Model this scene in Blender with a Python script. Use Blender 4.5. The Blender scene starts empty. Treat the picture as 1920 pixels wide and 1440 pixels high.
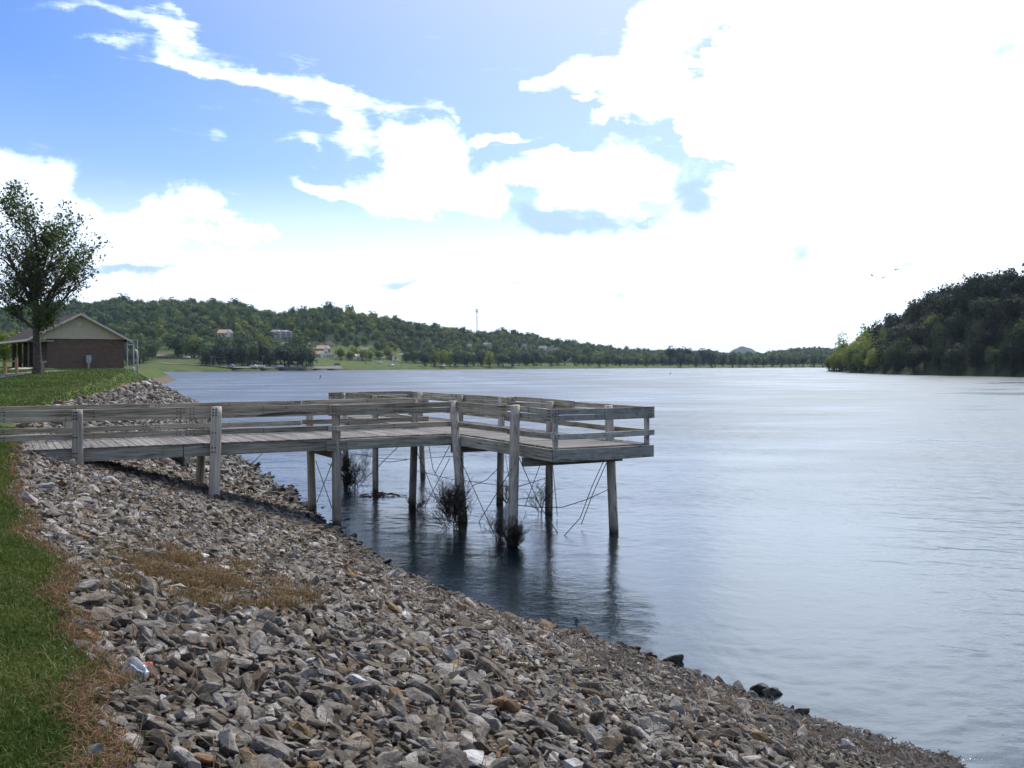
import bpy, bmesh, math, random
import numpy as np
from mathutils import Vector, Matrix, noise as mnoise

random.seed(7)
rng = np.random.default_rng(7)
R = math.radians
SC = bpy.context.scene
COL = SC.collection

# ------------------------------------------------------------------ camera, sky, sun, exposure
F = 1760.0          # focal length in pixels of the 1920 wide photograph
HOR = 682.4         # pixel row of the horizon
EYE = 4.1           # eye height above the water
cd = bpy.data.cameras.new('camera'); cam = bpy.data.objects.new('camera', cd); COL.objects.link(cam)
cam.location = (0, 0, EYE); cam.rotation_euler = (R(90), 0, 0)
cd.sensor_width = 36; cd.lens = 36 * F / 1920; cd.shift_y = -(720 - HOR) / 1920
cd.clip_start = 0.05; cd.clip_end = 20000
SC.camera = cam
SC.view_settings.view_transform = 'Standard'; SC.view_settings.look = 'None'
SC.view_settings.exposure = 0.55; SC.view_settings.gamma = 1.0; SC.view_settings.use_curve_mapping = False
SC.cycles.max_bounces = 6; SC.cycles.diffuse_bounces = 3; SC.cycles.glossy_bounces = 3
SC.cycles.transparent_max_bounces = 8; SC.cycles.volume_bounces = 0
SC.cycles.caustics_reflective = False; SC.cycles.caustics_refractive = False

SUN_AZ, SUN_EL = R(24), R(53)      # to the right of the view direction (+Y), above the horizon
sd_ = bpy.data.lights.new('sun', 'SUN'); sun = bpy.data.objects.new('sun', sd_); COL.objects.link(sun)
sd_.energy = 2.8; sd_.angle = R(9.0); sd_.color = (1.0, 0.90, 0.76)
sdir = Vector((math.sin(SUN_AZ) * math.cos(SUN_EL), math.cos(SUN_AZ) * math.cos(SUN_EL), math.sin(SUN_EL)))
sun.rotation_euler = sdir.to_track_quat('Z', 'Y').to_euler()
sun.location = sdir * 100


class NT:
    """small helper for writing node trees"""
    def __init__(s, tree):
        s.t = tree; s.n = tree.nodes; s.l = tree.links
    def add(s, kind, **kw):
        n = s.n.new(kind)
        for k, v in kw.items(): setattr(n, k, v)
        return n
    def put(s, sock, v):
        if hasattr(v, 'is_output') or isinstance(v, bpy.types.NodeSocket): s.l.new(v, sock)
        else: sock.default_value = v
    def math(s, op, a, b=0.0, c=None, clamp=False):
        n = s.n.new('ShaderNodeMath'); n.operation = op; n.use_clamp = clamp
        s.put(n.inputs[0], a); s.put(n.inputs[1], b)
        if c is not None: s.put(n.inputs[2], c)
        return n.outputs[0]
    def smooth(s, x, lo, hi, to0=0.0, to1=1.0):
        n = s.n.new('ShaderNodeMapRange'); n.interpolation_type = 'SMOOTHSTEP'
        s.put(n.inputs[0], x); s.put(n.inputs[1], lo); s.put(n.inputs[2], hi); s.put(n.inputs[3], to0); s.put(n.inputs[4], to1)
        return n.outputs[0]
    def noise(s, vec, scale, detail=4, rough=0.55, dist=0.0, col=False):
        n = s.n.new('ShaderNodeTexNoise'); n.inputs['Scale'].default_value = scale
        n.inputs['Detail'].default_value = detail; n.inputs['Roughness'].default_value = rough
        n.inputs['Distortion'].default_value = dist
        if vec is not None: s.l.new(vec, n.inputs['Vector'])
        return n.outputs['Color' if col else 'Fac']
    def mapping(s, vec, scale=(1, 1, 1), loc=(0, 0, 0), rot=(0, 0, 0)):
        n = s.n.new('ShaderNodeMapping'); s.l.new(vec, n.inputs['Vector'])
        n.inputs['Scale'].default_value = scale; n.inputs['Location'].default_value = loc; n.inputs['Rotation'].default_value = rot
        return n.outputs[0]
    def mix(s, f, a, b, mode='MIX'):
        n = s.n.new('ShaderNodeMix'); n.data_type = 'RGBA'; n.blend_type = mode
        s.put(n.inputs[0], f); s.put(n.inputs[6], a); s.put(n.inputs[7], b)
        return n.outputs[2]
    def ramp(s, f, stops):
        n = s.n.new('ShaderNodeValToRGB'); s.l.new(f, n.inputs[0]); e = n.color_ramp.elements
        e[0].position, e[0].color = stops[0]; e[1].position, e[1].color = stops[-1]
        for p, c in stops[1:-1]:
            x = e.new(p); x.color = c
        return n.outputs[0]
    def xyz(s, x, y, z):
        n = s.n.new('ShaderNodeCombineXYZ'); s.put(n.inputs[0], x); s.put(n.inputs[1], y); s.put(n.inputs[2], z); return n.outputs[0]


def c4(r, g, b): return (r, g, b, 1.0)


def px_dir(px, py):
    az = math.atan((px - 960) / F); el = math.atan((HOR - py) / F * math.cos(az)); return az, el


# --- the sky: Nishita blue with broken cloud laid out by azimuth and elevation
W = bpy.data.worlds.new('World'); SC.world = W; W.use_nodes = True
t = NT(W.node_tree); W.node_tree.nodes.clear()
sky = t.add('ShaderNodeTexSky', sky_type='NISHITA'); sky.sun_disc = False
sky.sun_elevation = SUN_EL; sky.sun_rotation = SUN_AZ; sky.air_density = 1.0; sky.dust_density = 0.6; sky.ozone_density = 2.0; sky.altitude = 0
tc = t.add('ShaderNodeTexCoord'); sep = t.add('ShaderNodeSeparateXYZ'); t.l.new(tc.outputs['Generated'], sep.inputs[0])
az = t.math('ARCTAN2', sep.outputs[0], sep.outputs[1]); el = t.math('ARCSINE', sep.outputs[2])
AZEL = t.xyz(az, el, 0.0)
wn = t.add('ShaderNodeVectorMath', operation='SUBTRACT'); t.l.new(t.noise(t.mapping(AZEL, (1, 1.6, 1), (2, 9, 1)), 9, 7, .62, 0, True), wn.inputs[0]); wn.inputs[1].default_value = (.5, .5, .5)
wm = t.add('ShaderNodeVectorMath', operation='MULTIPLY'); t.l.new(wn.outputs[0], wm.inputs[0]); wm.inputs[1].default_value = (.13, .08, 0)
wa = t.add('ShaderNodeVectorMath', operation='ADD'); t.l.new(AZEL, wa.inputs[0]); t.l.new(wm.outputs[0], wa.inputs[1])
AZW = wa.outputs[0]
n_big = t.noise(t.mapping(AZEL, (1, 1.9, 1)), 4.5, 12, 0.62, 0.4)
n_fine = t.noise(t.mapping(AZEL, (1, 1.5, 1), (3.1, 1.7, 0)), 22, 8, 0.62, 0.2)
n_streak = t.noise(t.mapping(AZEL, (1, 5.5, 1), (0, 0, 0), (0, 0, R(14))), 11, 9, 0.66, 0.6)
NB = t.math('SUBTRACT', n_big, 0.5); NF = t.math('SUBTRACT', n_fine, 0.5); NS = t.math('SUBTRACT', n_streak, 0.5)

def blob(px, py, rx, ry, rot, w):
    a, e = px_dir(px, py)
    k = F * 1.0
    m = t.add('ShaderNodeMapping', vector_type='POINT')
    v = t.add('ShaderNodeVectorMath', operation='SUBTRACT'); t.l.new(AZW, v.inputs[0]); v.inputs[1].default_value = (a, e, 0)
    t.l.new(v.outputs[0], m.inputs['Vector'])
    m.inputs['Rotation'].default_value = (0, 0, R(rot))
    v2 = t.add('ShaderNodeVectorMath', operation='MULTIPLY'); t.l.new(m.outputs[0], v2.inputs[0]); v2.inputs[1].default_value = (k / rx, k / ry, 0)
    d = t.add('ShaderNodeVectorMath', operation='DOT_PRODUCT'); t.l.new(v2.outputs[0], d.inputs[0]); t.l.new(v2.outputs[0], d.inputs[1])
    g = t.math('EXPONENT', t.math('MULTIPLY', d.outputs['Value'], -0.7))
    return t.math('MULTIPLY', g, w)

def blobs(lst):
    acc = None
    for b in lst:
        g = blob(*b); acc = g if acc is None else t.math('ADD', acc, g)
    return acc

def blobs_max(lst):
    acc = None
    for b in lst:
        g = blob(*b); acc = g if acc is None else t.math('MAXIMUM', acc, g)
    return acc

dfw = t.add('ShaderNodeVectorMath', operation='DOT_PRODUCT'); t.l.new(tc.outputs['Generated'], dfw.inputs[0]); dfw.inputs[1].default_value = sdir
# heaped clouds
CUM = [(50, 400, 95, 85, 0, 1.0), (20, 350, 60, 50, 0, .9), (150, 450, 90, 60, 0, 1.0), (300, 430, 110, 40, 0, .95), (380, 405, 60, 40, 0, .95), (455, 435, 60, 24, 0, .85),
       (780, 270, 60, 50, 0, 1.0), (845, 300, 50, 50, 0, .85), (800, 350, 110, 50, 0, 1.0), (660, 350, 110, 17, 0, .85), (880, 375, 90, 45, 0, .9),
       (930, 258, 60, 12, 5, .8), (1060, 300, 100, 15, 0, .8), (1010, 340, 110, 30, 0, .85), (1150, 345, 150, 60, 0, 1.0), (1120, 140, 100, 24, -14, .95), (1060, 158, 60, 14, 0, .8),
       (1240, 60, 50, 30, 0, .9), (1290, 40, 70, 60, 0, .9), (1090, 188, 40, 9, 0, .75), (1130, 235, 60, 12, 0, .8), (1230, 160, 90, 70, 0, 1.0)]
# band of cloud by the horizon and the thick bright cloud on the right, under the sun
bank_lo = t.smooth(t.math('ADD', el, t.math('MULTIPLY', NB, 0.10)), 0.075, 0.165, 1.0, 0.0)
sw = t.add('ShaderNodeSeparateXYZ'); t.l.new(AZW, sw.inputs[0])
azr = t.math('ADD', sw.outputs[0], t.math('MULTIPLY', NB, 0.42))
azr = t.math('SUBTRACT', azr, t.math('MULTIPLY', t.smooth(el, .24, .40), 0.05))
bank_r = t.math('MULTIPLY', t.smooth(azr, px_dir(1190, 300)[0], px_dir(1320, 300)[0]), t.smooth(azr, 0.9, 1.4, 1.0, 0.0))
bank_r = t.math('MULTIPLY', bank_r, t.smooth(t.math('ADD', t.math('ADD', el, t.math('MULTIPLY', NB, 0.22)), t.math('MULTIPLY', t.math('MAXIMUM', t.math('SUBTRACT', az, .36), 0.0), .55)), 0.40, 0.50, 1.0, 0.0))
# everywhere else: scattered fair-weather cloud, the same kind all round and overhead
scat = t.noise(t.mapping(tc.outputs['Generated'], (1, 1, 2.2), (5.2, 1.3, 0.4)), 2.3, 10, 0.6, 0.3)
out_view = t.smooth(t.math('ABSOLUTE', az), 0.52, 0.75)
out_view = t.math('MAXIMUM', out_view, t.smooth(el, 0.38, 0.5))
scat = t.math('MULTIPLY', t.smooth(scat, 0.47, 0.58), out_view)
dens = t.math('MAXIMUM', blobs_max(CUM), t.math('MAXIMUM', bank_r, bank_lo))
dens = t.math('ADD', dens, t.math('ADD', t.math('MULTIPLY', NF, 1.1), t.math('MULTIPLY', NB, 0.5)))
HOLES = [(1045, 420, 75, 20, 0, .9), (1325, 365, 32, 30, -30, .75), (240, 486, 70, 10, 0, .8), (735, 528, 45, 9, 0, .7), (1490, 475, 28, 26, 0, .55), (1660, 502, 90, 12, 0, .45),
         (1375, 248, 22, 12, 0, .5), (1210, 415, 30, 3, 0, .5), (1890, 100, 60, 60, 0, .5), (1890, 255, 26, 26, 0, .4), (985, 520, 22, 7, 0, .5), (1150, 548, 18, 5, 0, .45), (370, 440, 40, 9, 0, .35),
         (1180, 255, 40, 20, 0, .35), (1130, 420, 50, 14, 0, .4), (1000, 395, 40, 30, 0, .3)]
hole = blobs(HOLES)
hole = t.smooth(t.math('ADD', hole, t.math('MULTIPLY', NF, 1.3)), 0.18, 0.85)
cum = t.smooth(dens, 0.32, 0.70)
# thin streaked cloud
CIR = [(240, 35, 130, 12, 14, .95), (330, 60, 60, 10, 22, .8), (335, 30, 40, 12, 20, .9), (120, 12, 60, 9, 5, .7), (200, 92, 55, 8, 5, .75), (365, 120, 60, 14, 24, 1.0), (460, 158, 100, 15, 14, 1.15), (590, 178, 90, 18, 8, 1.1), (690, 195, 70, 12, 4, .95), (660, 225, 55, 15, 22, .95),
       (700, 262, 40, 10, 15, .8), (400, 245, 40, 18, 30, .62), (240, 348, 95, 11, 8, .66), (130, 285, 90, 10, 8, .4), (585, 258, 40, 7, 4, .7), (830, 205, 42, 7, 22, .8),
       (480, 382, 60, 4, 0, .45), (725, 440, 30, 4, 0, .65), (880, 420, 22, 4, 0, .55), (600, 298, 26, 5, 8, .5)]
cir = t.math('ADD', blobs(CIR), t.math('MULTIPLY', NS, 3.0))
cir = t.math('POWER', t.smooth(cir, 0.34, 1.55), 0.9)
mask = t.math('MAXIMUM', cum, t.math('MULTIPLY', cir, 0.95))
mask = t.math('MAXIMUM', mask, scat)
mask = t.math('MAXIMUM', mask, t.smooth(t.math('ADD', el, t.math('MULTIPLY', NB, .03)), .20, .06, 0.0, .97))
mask = t.math('MULTIPLY', mask, t.math('SUBTRACT', 1.0, t.math('MULTIPLY', hole, 0.75)))
# brightness of the cloud: much brighter towards the sun, which stands behind it
dn = t.add('ShaderNodeVectorMath', operation='DOT_PRODUCT'); t.l.new(tc.outputs['Generated'], dn.inputs[0]); dn.inputs[1].default_value = sdir
fwd = t.math('MAXIMUM', dn.outputs['Value'], 0.0)
gl = t.math('ADD', t.math('MULTIPLY', t.math('POWER', fwd, 4.0), 2.2), t.math('MULTIPLY', t.math('POWER', fwd, 60.0), 3.0))
gl = t.math('ADD', gl, 0.84)
gl = t.math('MULTIPLY', gl, t.math('SUBTRACT', 1.0, t.math('MULTIPLY', hole, .35)))
gl = t.math('MULTIPLY', gl, t.math('ADD', 0.93, t.math('MULTIPLY', NB, 0.5)))
ccol = t.add('ShaderNodeVectorMath', operation='SCALE'); ccol.inputs[0].default_value = (0.84, 0.97, 1.15); t.l.new(gl, ccol.inputs['Scale'])
skc = t.mix(1.0, sky.outputs[0], c4(0.053, 0.076, 0.115), 'MULTIPLY')
# hazy glare of the sky round the sun and towards the horizon
aur = t.math('ADD', t.math('POWER', t.math('MAXIMUM', t.math('MULTIPLY', t.math('SUBTRACT', dfw.outputs['Value'], .58), 2.38), 0.0), 1.4), t.math('MULTIPLY', t.smooth(el, .0, .34, 1.0, 0.0), .35))
glr = t.add('ShaderNodeVectorMath', operation='SCALE'); glr.inputs[0].default_value = (.62, .46, .30); t.l.new(aur, glr.inputs['Scale'])
skc = t.mix(1.0, skc, glr.outputs[0], 'ADD')
full = t.mix(mask, skc, ccol.outputs[0])
full = t.mix(t.math('MULTIPLY', hole, .72), full, c4(.36, .50, .68))   # thin grey blue undersides of the cloud
bg = t.add('ShaderNodeBackground'); bg.inputs['Strength'].default_value = 1.0
# the Sky Texture enters at about 0.1 (the tint above); the background itself multiplies by one
t.l.new(full, bg.inputs['Color'])
wo = t.add('ShaderNodeOutputWorld'); t.l.new(bg.outputs[0], wo.inputs[0])
W.cycles.sampling_method = 'MANUAL'; W.cycles.sample_map_resolution = 1024


# ------------------------------------------------------------------ helpers
def mesh_np(name, V, faces_idx, loop_sizes, mats, attrs=None, smooth=False, midx=None):
    """mesh from numpy arrays: V (n,3), flat loop index array, loop sizes"""
    me = bpy.data.meshes.new(name)
    V = np.asarray(V, np.float32); L = np.asarray(faces_idx, np.int32).ravel(); S = np.asarray(loop_sizes, np.int32)
    me.vertices.add(len(V)); me.vertices.foreach_set('co', V.ravel())
    me.loops.add(len(L)); me.loops.foreach_set('vertex_index', L)
    me.polygons.add(len(S)); st = np.zeros(len(S), np.int32); st[1:] = np.cumsum(S)[:-1]
    me.polygons.foreach_set('loop_start', st); me.polygons.foreach_set('loop_total', S)
    me.polygons.foreach_set('use_smooth', np.full(len(S), smooth, bool))
    if midx is not None: me.polygons.foreach_set('material_index', np.asarray(midx, np.int32))
    for k, a in (attrs or {}).items():
        a = np.asarray(a, np.float32)
        if a.ndim == 1:
            at = me.attributes.new(k, 'FLOAT', 'POINT'); at.data.foreach_set('value', a)
        else:
            at = me.attributes.new(k, 'FLOAT_COLOR', 'POINT'); at.data.foreach_set('color', a.ravel())
    for m in (mats if isinstance(mats, (list, tuple)) else [mats]): me.materials.append(m)
    me.update(calc_edges=True)
    return me


def link(name, me, parent=None, loc=None, rot=None):
    o = bpy.data.objects.new(name, me); COL.objects.link(o)
    if parent is not None: o.parent = parent
    if loc is not None: o.location = loc
    if rot is not None: o.rotation_euler = rot
    return o


def tag(o, label, cat=None, group=None, kind=None):
    if label: o['label'] = label
    if cat: o['category'] = cat
    if group: o['group'] = group
    if kind: o['kind'] = kind
    return o


def empty(name, label, cat, loc=(0, 0, 0), rz=0, group=None):
    o = bpy.data.objects.new(name, None); COL.objects.link(o); o.location = loc; o.rotation_euler = (0, 0, rz); o.empty_display_size = .2
    return tag(o, label, cat, group)


class MB:
    """collects simple shapes into one mesh"""
    def __init__(s): s.v = []; s.f = []; s.m = []
    def add(s, vs, fs, m=0):
        b = len(s.v); s.v += [tuple(v) for v in vs]; s.f += [tuple(b + i for i in f) for f in fs]; s.m += [m] * len(fs); return s
    def box(s, cx, cy, cz, sx, sy, sz, m=0, M=None):
        hx, hy, hz = sx / 2, sy / 2, sz / 2
        vs = [Vector((cx + a * hx, cy + b * hy, cz + c * hz)) for c in (-1, 1) for b in (-1, 1) for a in (-1, 1)]
        if M is not None: vs = [M @ v for v in vs]
        return s.add(vs, [(0, 2, 3, 1), (4, 5, 7, 6), (0, 1, 5, 4), (2, 6, 7, 3), (0, 4, 6, 2), (1, 3, 7, 5)], m)
    def tube(s, pts, rads, n=8, m=0, cap=True):
        pts = [Vector(p) for p in pts]; k = len(pts)
        if not hasattr(rads, '__len__'): rads = [rads] * k
        vs = []; fs = []
        prev = None
        for i, p in enumerate(pts):
            d = (pts[min(i + 1, k - 1)] - pts[max(i - 1, 0)])
            if d.length < 1e-9: d = Vector((0, 0, 1))
            d.normalize()
            ref = prev if prev is not None else (Vector((1, 0, 0)) if abs(d.x) < .9 else Vector((0, 1, 0)))
            a = (ref - d * ref.dot(d)); a.normalize(); b = d.cross(a); prev = a
            for j in range(n):
                an = 2 * math.pi * j / n
                vs.append(p + (a * math.cos(an) + b * math.sin(an)) * rads[i])
        for i in range(k - 1):
            for j in range(n):
                q = (j + 1) % n
                fs.append((i * n + j, i * n + q, (i + 1) * n + q, (i + 1) * n + j))
        if cap:
            fs.append(tuple(range(n - 1, -1, -1))); fs.append(tuple((k - 1) * n + j for j in range(n)))
        return s.add(vs, fs, m)
    def mesh(s, name, mats, smooth=False):
        me = bpy.data.meshes.new(name); me.from_pydata(s.v, [], s.f)
        for m in (mats if isinstance(mats, (list, tuple)) else [mats]): me.materials.append(m)
        me.polygons.foreach_set('material_index', s.m)
        if smooth: me.polygons.foreach_set('use_smooth', [True] * len(s.f))
        me.update(); return me
    def build(s, name, mats, parent=None, loc=None, rot=None, smooth=False):
        return link(name, s.mesh(name, mats, smooth), parent, loc, rot)


# ------------------------------------------------------------------ materials
MAT = {}
def mat(name, rough=0.8, spec=0.3):
    m = bpy.data.materials.new(name); m.use_nodes = True; nt = NT(m.node_tree)
    b = m.node_tree.nodes['Principled BSDF']; b.inputs['Roughness'].default_value = rough
    b.inputs['Specular IOR Level'].default_value = spec; MAT[name] = m
    return m, nt, b

def plain(name, col, rough=.7, spec=.3, metal=0, var=.15, scale=6, bump=0.0):
    m, n, b = mat(name, rough, spec)
    tcn = n.add('ShaderNodeTexCoord')
    f = n.noise(tcn.outputs['Object'], scale, 5)
    c = n.mix(n.smooth(f, .3, .7), c4(*[x * (1 - var) for x in col]), c4(*[min(1, x * (1 + var)) for x in col]))
    n.l.new(c, b.inputs['Base Color']); b.inputs['Metallic'].default_value = metal
    if bump:
        bp = n.add('ShaderNodeBump'); bp.inputs['Distance'].default_value = bump; n.l.new(f, bp.inputs['Height']); n.l.new(bp.outputs[0], b.inputs['Normal'])
    return m

def bumpnode(n, b, h, dist, strength=1.0):
    bp = n.add('ShaderNodeBump'); bp.inputs['Distance'].default_value = dist; bp.inputs['Strength'].default_value = strength
    n.l.new(h, bp.inputs['Height']); n.l.new(bp.outputs[0], b.inputs['Normal'])

# weathered board (grain along the local x axis)
def wood_mat(name, axis, lo, mid, hi, moss=0.25, lichen=0.0, base_stain=False):
    m, n, b = mat(name, .85, .2)
    tcn = n.add('ShaderNodeTexCoord'); oi = n.add('ShaderNodeObjectInfo'); geo = n.add('ShaderNodeNewGeometry')
    off = n.xyz(n.math('MULTIPLY', oi.outputs['Random'], 37.0), n.math('MULTIPLY', oi.outputs['Random'], 11.0), 0.0)
    va = n.add('ShaderNodeVectorMath', operation='ADD'); n.l.new(tcn.outputs['Object'], va.inputs[0]); n.l.new(off, va.inputs[1]); v = va.outputs[0]
    sc = {'x': (1.2, 26, 26), 'z': (22, 22, 1.0), 'y': (26, 1.2, 26)}[axis]
    g = n.noise(n.mapping(v, sc), 1.0, 7, .65, .35)
    sc2 = {'x': (.5, 9, 9), 'z': (7, 7, .4), 'y': (9, .5, 9)}[axis]
    g2 = n.noise(n.mapping(v, sc2, (4, 2, 7)), 1.0, 4, .6, .8)
    col = n.ramp(g, [(.32, c4(*lo)), (.52, c4(*mid)), (.72, c4(*hi))])
    crack = n.smooth(g2, .60, .68)
    col = n.mix(n.math('MULTIPLY', crack, .85), col, c4(lo[0] * .35, lo[1] * .35, lo[2] * .35))
    bl = n.noise(v, 1.7, 5, .65)
    col = n.mix(n.math('MULTIPLY', n.smooth(bl, .50, .72), moss), col, c4(.075, .085, .04))
    kn = n.noise(n.mapping(v, (1, 1, 1), (9, 3, 1)), 9.0, 2)
    col = n.mix(n.math('MULTIPLY', n.smooth(kn, .70, .76), .7), col, c4(.05, .04, .03))
    if lichen:
        li = n.noise(v, 5.5, 6, .7)
        col = n.mix(n.math('MULTIPLY', n.smooth(li, .52, .58), lichen), col, c4(.52, .55, .48))
        dk = n.noise(n.mapping(v, (1, 1, 1), (2, 8, 1)), 3.3, 6, .7)
        col = n.mix(n.math('MULTIPLY', n.smooth(dk, .57, .65), .6), col, c4(.03, .03, .022))
    # every board has weathered to its own grey
    hs = n.add('ShaderNodeHueSaturation'); n.l.new(col, hs.inputs['Color'])
    n.l.new(n.math('ADD', .74, n.math('MULTIPLY', oi.outputs['Random'], .5)), hs.inputs['Value']); hs.inputs['Saturation'].default_value = 1.0
    col = hs.outputs[0]
    if base_stain:
        sx = n.add('ShaderNodeSeparateXYZ'); n.l.new(geo.outputs['Position'], sx.inputs[0])
        zz = n.math('ADD', sx.outputs[2], n.math('MULTIPLY', n.math('SUBTRACT', bl, .5), 1.2))
        rust = n.math('MULTIPLY', n.smooth(zz, .1, 1.25, 1, 0), n.smooth(bl, .42, .62))
        col = n.mix(n.math('MULTIPLY', rust, .55), col, c4(.20, .115, .05))
        col = n.mix(n.smooth(zz, .05, .28, .85, 0), col, c4(.022, .02, .014))
    n.l.new(col, b.inputs['Base Color'])
    h = n.math('SUBTRACT', n.math('MULTIPLY', g, .6), n.math('MULTIPLY', crack, .9))
    bumpnode(n, b, h, .008)
    return m
wood_mat('rail_wood', 'x', (.12, .098, .066), (.38, .325, .235), (.56, .495, .385), .28)
wood_mat('mossy_rail_wood', 'x', (.20, .19, .15), (.42, .40, .33), (.56, .53, .45), .15, .5)
wood_mat('deck_wood', 'y', (.10, .093, .084), (.18, .168, .155), (.26, .243, .225), .15)
wood_mat('fascia_wood', 'x', (.12, .11, .08), (.31, .29, .23), (.48, .45, .37), .4)
wood_mat('post_wood', 'z', (.20, .175, .135), (.42, .375, .30), (.56, .505, .42), .12, 0, True)
plain('bolt_iron', (.02, .016, .014), .6, .4, .5)
plain('cable_steel', (.045, .04, .04), .5, .4, .3)
plain('twig_bark', (.055, .043, .032), .9, .1)
plain('driftwood', (.23, .19, .15), .9, .1, 0, .4, 20)
plain('dark_driftwood', (.06, .045, .035), .9, .1, 0, .4, 20)

# riprap stone
def stone_mat():
    m, n, b = mat('limestone', .88, .2)
    at = n.add('ShaderNodeAttribute'); at.attribute_name = 'tint'; oi = n.add('ShaderNodeObjectInfo')
    tcn = n.add('ShaderNodeTexCoord'); geo = n.add('ShaderNodeNewGeometry')
    r = n.math('FRACT', n.math('ADD', at.outputs['Fac'], n.math('MULTIPLY', oi.outputs['Random'], 7.13)))
    P = geo.outputs['Position']
    col = n.ramp(r, [(0.0, c4(.11, .085, .055)), (.22, c4(.165, .140, .108)), (.42, c4(.235, .21, .172)), (.60, c4(.19, .172, .15)), (.76, c4(.30, .278, .245)), (.935, c4(.46, .43, .38)), (.943, c4(.60, .59, .58)), (.956, c4(.60, .59, .58)), (.968, c4(.29, .20, .10)), (1.0, c4(.26, .155, .08))])
    n1 = n.noise(P, 7, 8, .7, .3); n2 = n.noise(P, 38, 6, .7)
    n3 = n.noise(n.mapping(P, (1, 1, 1), (7, 7, 7)), 3.2, 6, .65)
    col = n.mix(n.math('MULTIPLY', n.smooth(n1, .42, .61), .66), col, c4(.075, .058, .042))
    col = n.mix(n.math('MULTIPLY', n.smooth(n3, .52, .66), .55), col, c4(.36, .345, .32))
    col = n.mix(n.math('MULTIPLY', n.smooth(n2, .5, .7), .5), col, c4(.07, .06, .05))
    sx = n.add('ShaderNodeSeparateXYZ'); n.l.new(P, sx.inputs[0])
    zz = n.math('ADD', sx.outputs[2], n.math('MULTIPLY', n.math('SUBTRACT', n1, .5), .25))
    wet = n.smooth(zz, .06, .30, 1, 0)
    col = n.mix(n.math('MULTIPLY', wet, .8), col, c4(.028, .024, .018))
    n.l.new(col, b.inputs['Base Color'])
    n.l.new(n.math('SUBTRACT', .9, n.math('MULTIPLY', wet, .45)), b.inputs['Roughness'])
    h = n.math('ADD', n.math('MULTIPLY', n1, 1.0), n.math('MULTIPLY', n2, .35))
    bumpnode(n, b, h, .055)
    return m
stone_mat()

def cover_mat():
    """ground: cover colour by vertex attribute (r grass, g dry grass and the painted sunlit grass of the point, b bare gravel), each broken up by noise"""
    m, n, b = mat('ground_cover', .95, .1)
    at = n.add('ShaderNodeAttribute'); at.attribute_name = 'cover'; geo = n.add('ShaderNodeNewGeometry'); P = geo.outputs['Position']
    s = n.add('ShaderNodeSeparateColor'); n.l.new(at.outputs['Color'], s.inputs[0])
    a1 = n.noise(P, 1.3, 8, .7); a2 = n.noise(P, .12, 6, .6); a3 = n.noise(P, 14, 6, .75); a4 = n.noise(P, .02, 5, .6)
    grass = n.ramp(a1, [(.3, c4(.030, .055, .012)), (.5, c4(.050, .085, .018)), (.72, c4(.095, .120, .035))])
    grass = n.mix(n.math('MULTIPLY', n.smooth(a2, .42, .66), .6), grass, c4(.115, .115, .04))
    grass = n.mix(n.math('MULTIPLY', n.smooth(a4, .45, .62), .35), grass, c4(.06, .08, .025))
    dry = n.ramp(a1, [(.3, c4(.09, .055, .028)), (.55, c4(.17, .11, .06)), (.75, c4(.24, .17, .10))])
    grav = n.ramp(a3, [(.3, c4(.05, .038, .028)), (.55, c4(.13, .105, .08)), (.72, c4(.25, .225, .19))])
    jit = n.math('MULTIPLY', n.math('SUBTRACT', a1, .5), 1.1)
    wood = c4(.022, .034, .014)
    col = n.mix(n.smooth(n.math('ADD', s.outputs[0], jit), .35, .65), wood, grass)
    col = n.mix(n.smooth(n.math('ADD', s.outputs[1], jit), .35, .65), col, dry)
    col = n.mix(n.smooth(n.math('ADD', s.outputs[2], jit), .35, .65), col, grav)
    n.l.new(col, b.inputs['Base Color'])
    bumpnode(n, b, n.math('ADD', n.math('MULTIPLY', a3, .6), a1), .06)
    return m
cover_mat()

def leaf_mat(name, dark, mid, light, trans=.35, objvar=.5):
    m, n, b = mat(name, .7, .15)
    at = n.add('ShaderNodeAttribute'); at.attribute_name = 'tint'; oi = n.add('ShaderNodeObjectInfo')
    r = n.math('ADD', n.math('MULTIPLY', at.outputs['Fac'], .62), n.math('MULTIPLY', oi.outputs['Random'], .38))
    at2 = n.add('ShaderNodeAttribute'); at2.attribute_name = 'kind_sun_tint'
    col = n.ramp(r, [(.05, c4(*dark)), (.5, c4(*mid)), (.95, c4(*light))])
    col = n.mix(at2.outputs['Fac'], col, c4(light[0] * 1.5, light[1] * 1.25, light[2] * .8))  # tone of paler trees, also carries sunlight painted into the leaves
    hs = n.add('ShaderNodeHueSaturation'); n.l.new(col, hs.inputs['Color'])
    n.l.new(n.math('ADD', 1 - objvar / 2, n.math('MULTIPLY', n.math('FRACT', n.math('MULTIPLY', oi.outputs['Random'], 17.3)), objvar)), hs.inputs['Value'])
    n.l.new(hs.outputs[0], b.inputs['Base Color'])
    tr = n.add('ShaderNodeBsdfTranslucent'); n.l.new(hs.outputs[0], tr.inputs['Color'])
    mx = n.add('ShaderNodeMixShader'); mx.inputs[0].default_value = trans
    n.l.new(b.outputs[0], mx.inputs[1]); n.l.new(tr.outputs[0], mx.inputs[2])
    out = m.node_tree.nodes['Material Output']; n.l.new(mx.outputs[0], out.inputs['Surface'])
    return m
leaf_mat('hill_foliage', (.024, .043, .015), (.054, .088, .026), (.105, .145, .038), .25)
leaf_mat('lit_foliage', (.08, .11, .02), (.18, .225, .04), (.32, .35, .07), .5)  # sunlit trees: the sunlight is put into this brighter leaf colour
leaf_mat('park_foliage', (.036, .060, .016), (.070, .108, .026), (.14, .175, .042), .35, .1)
leaf_mat('yellow_foliage', (.08, .11, .02), (.16, .20, .035), (.26, .29, .05), .4, .2)
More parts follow.
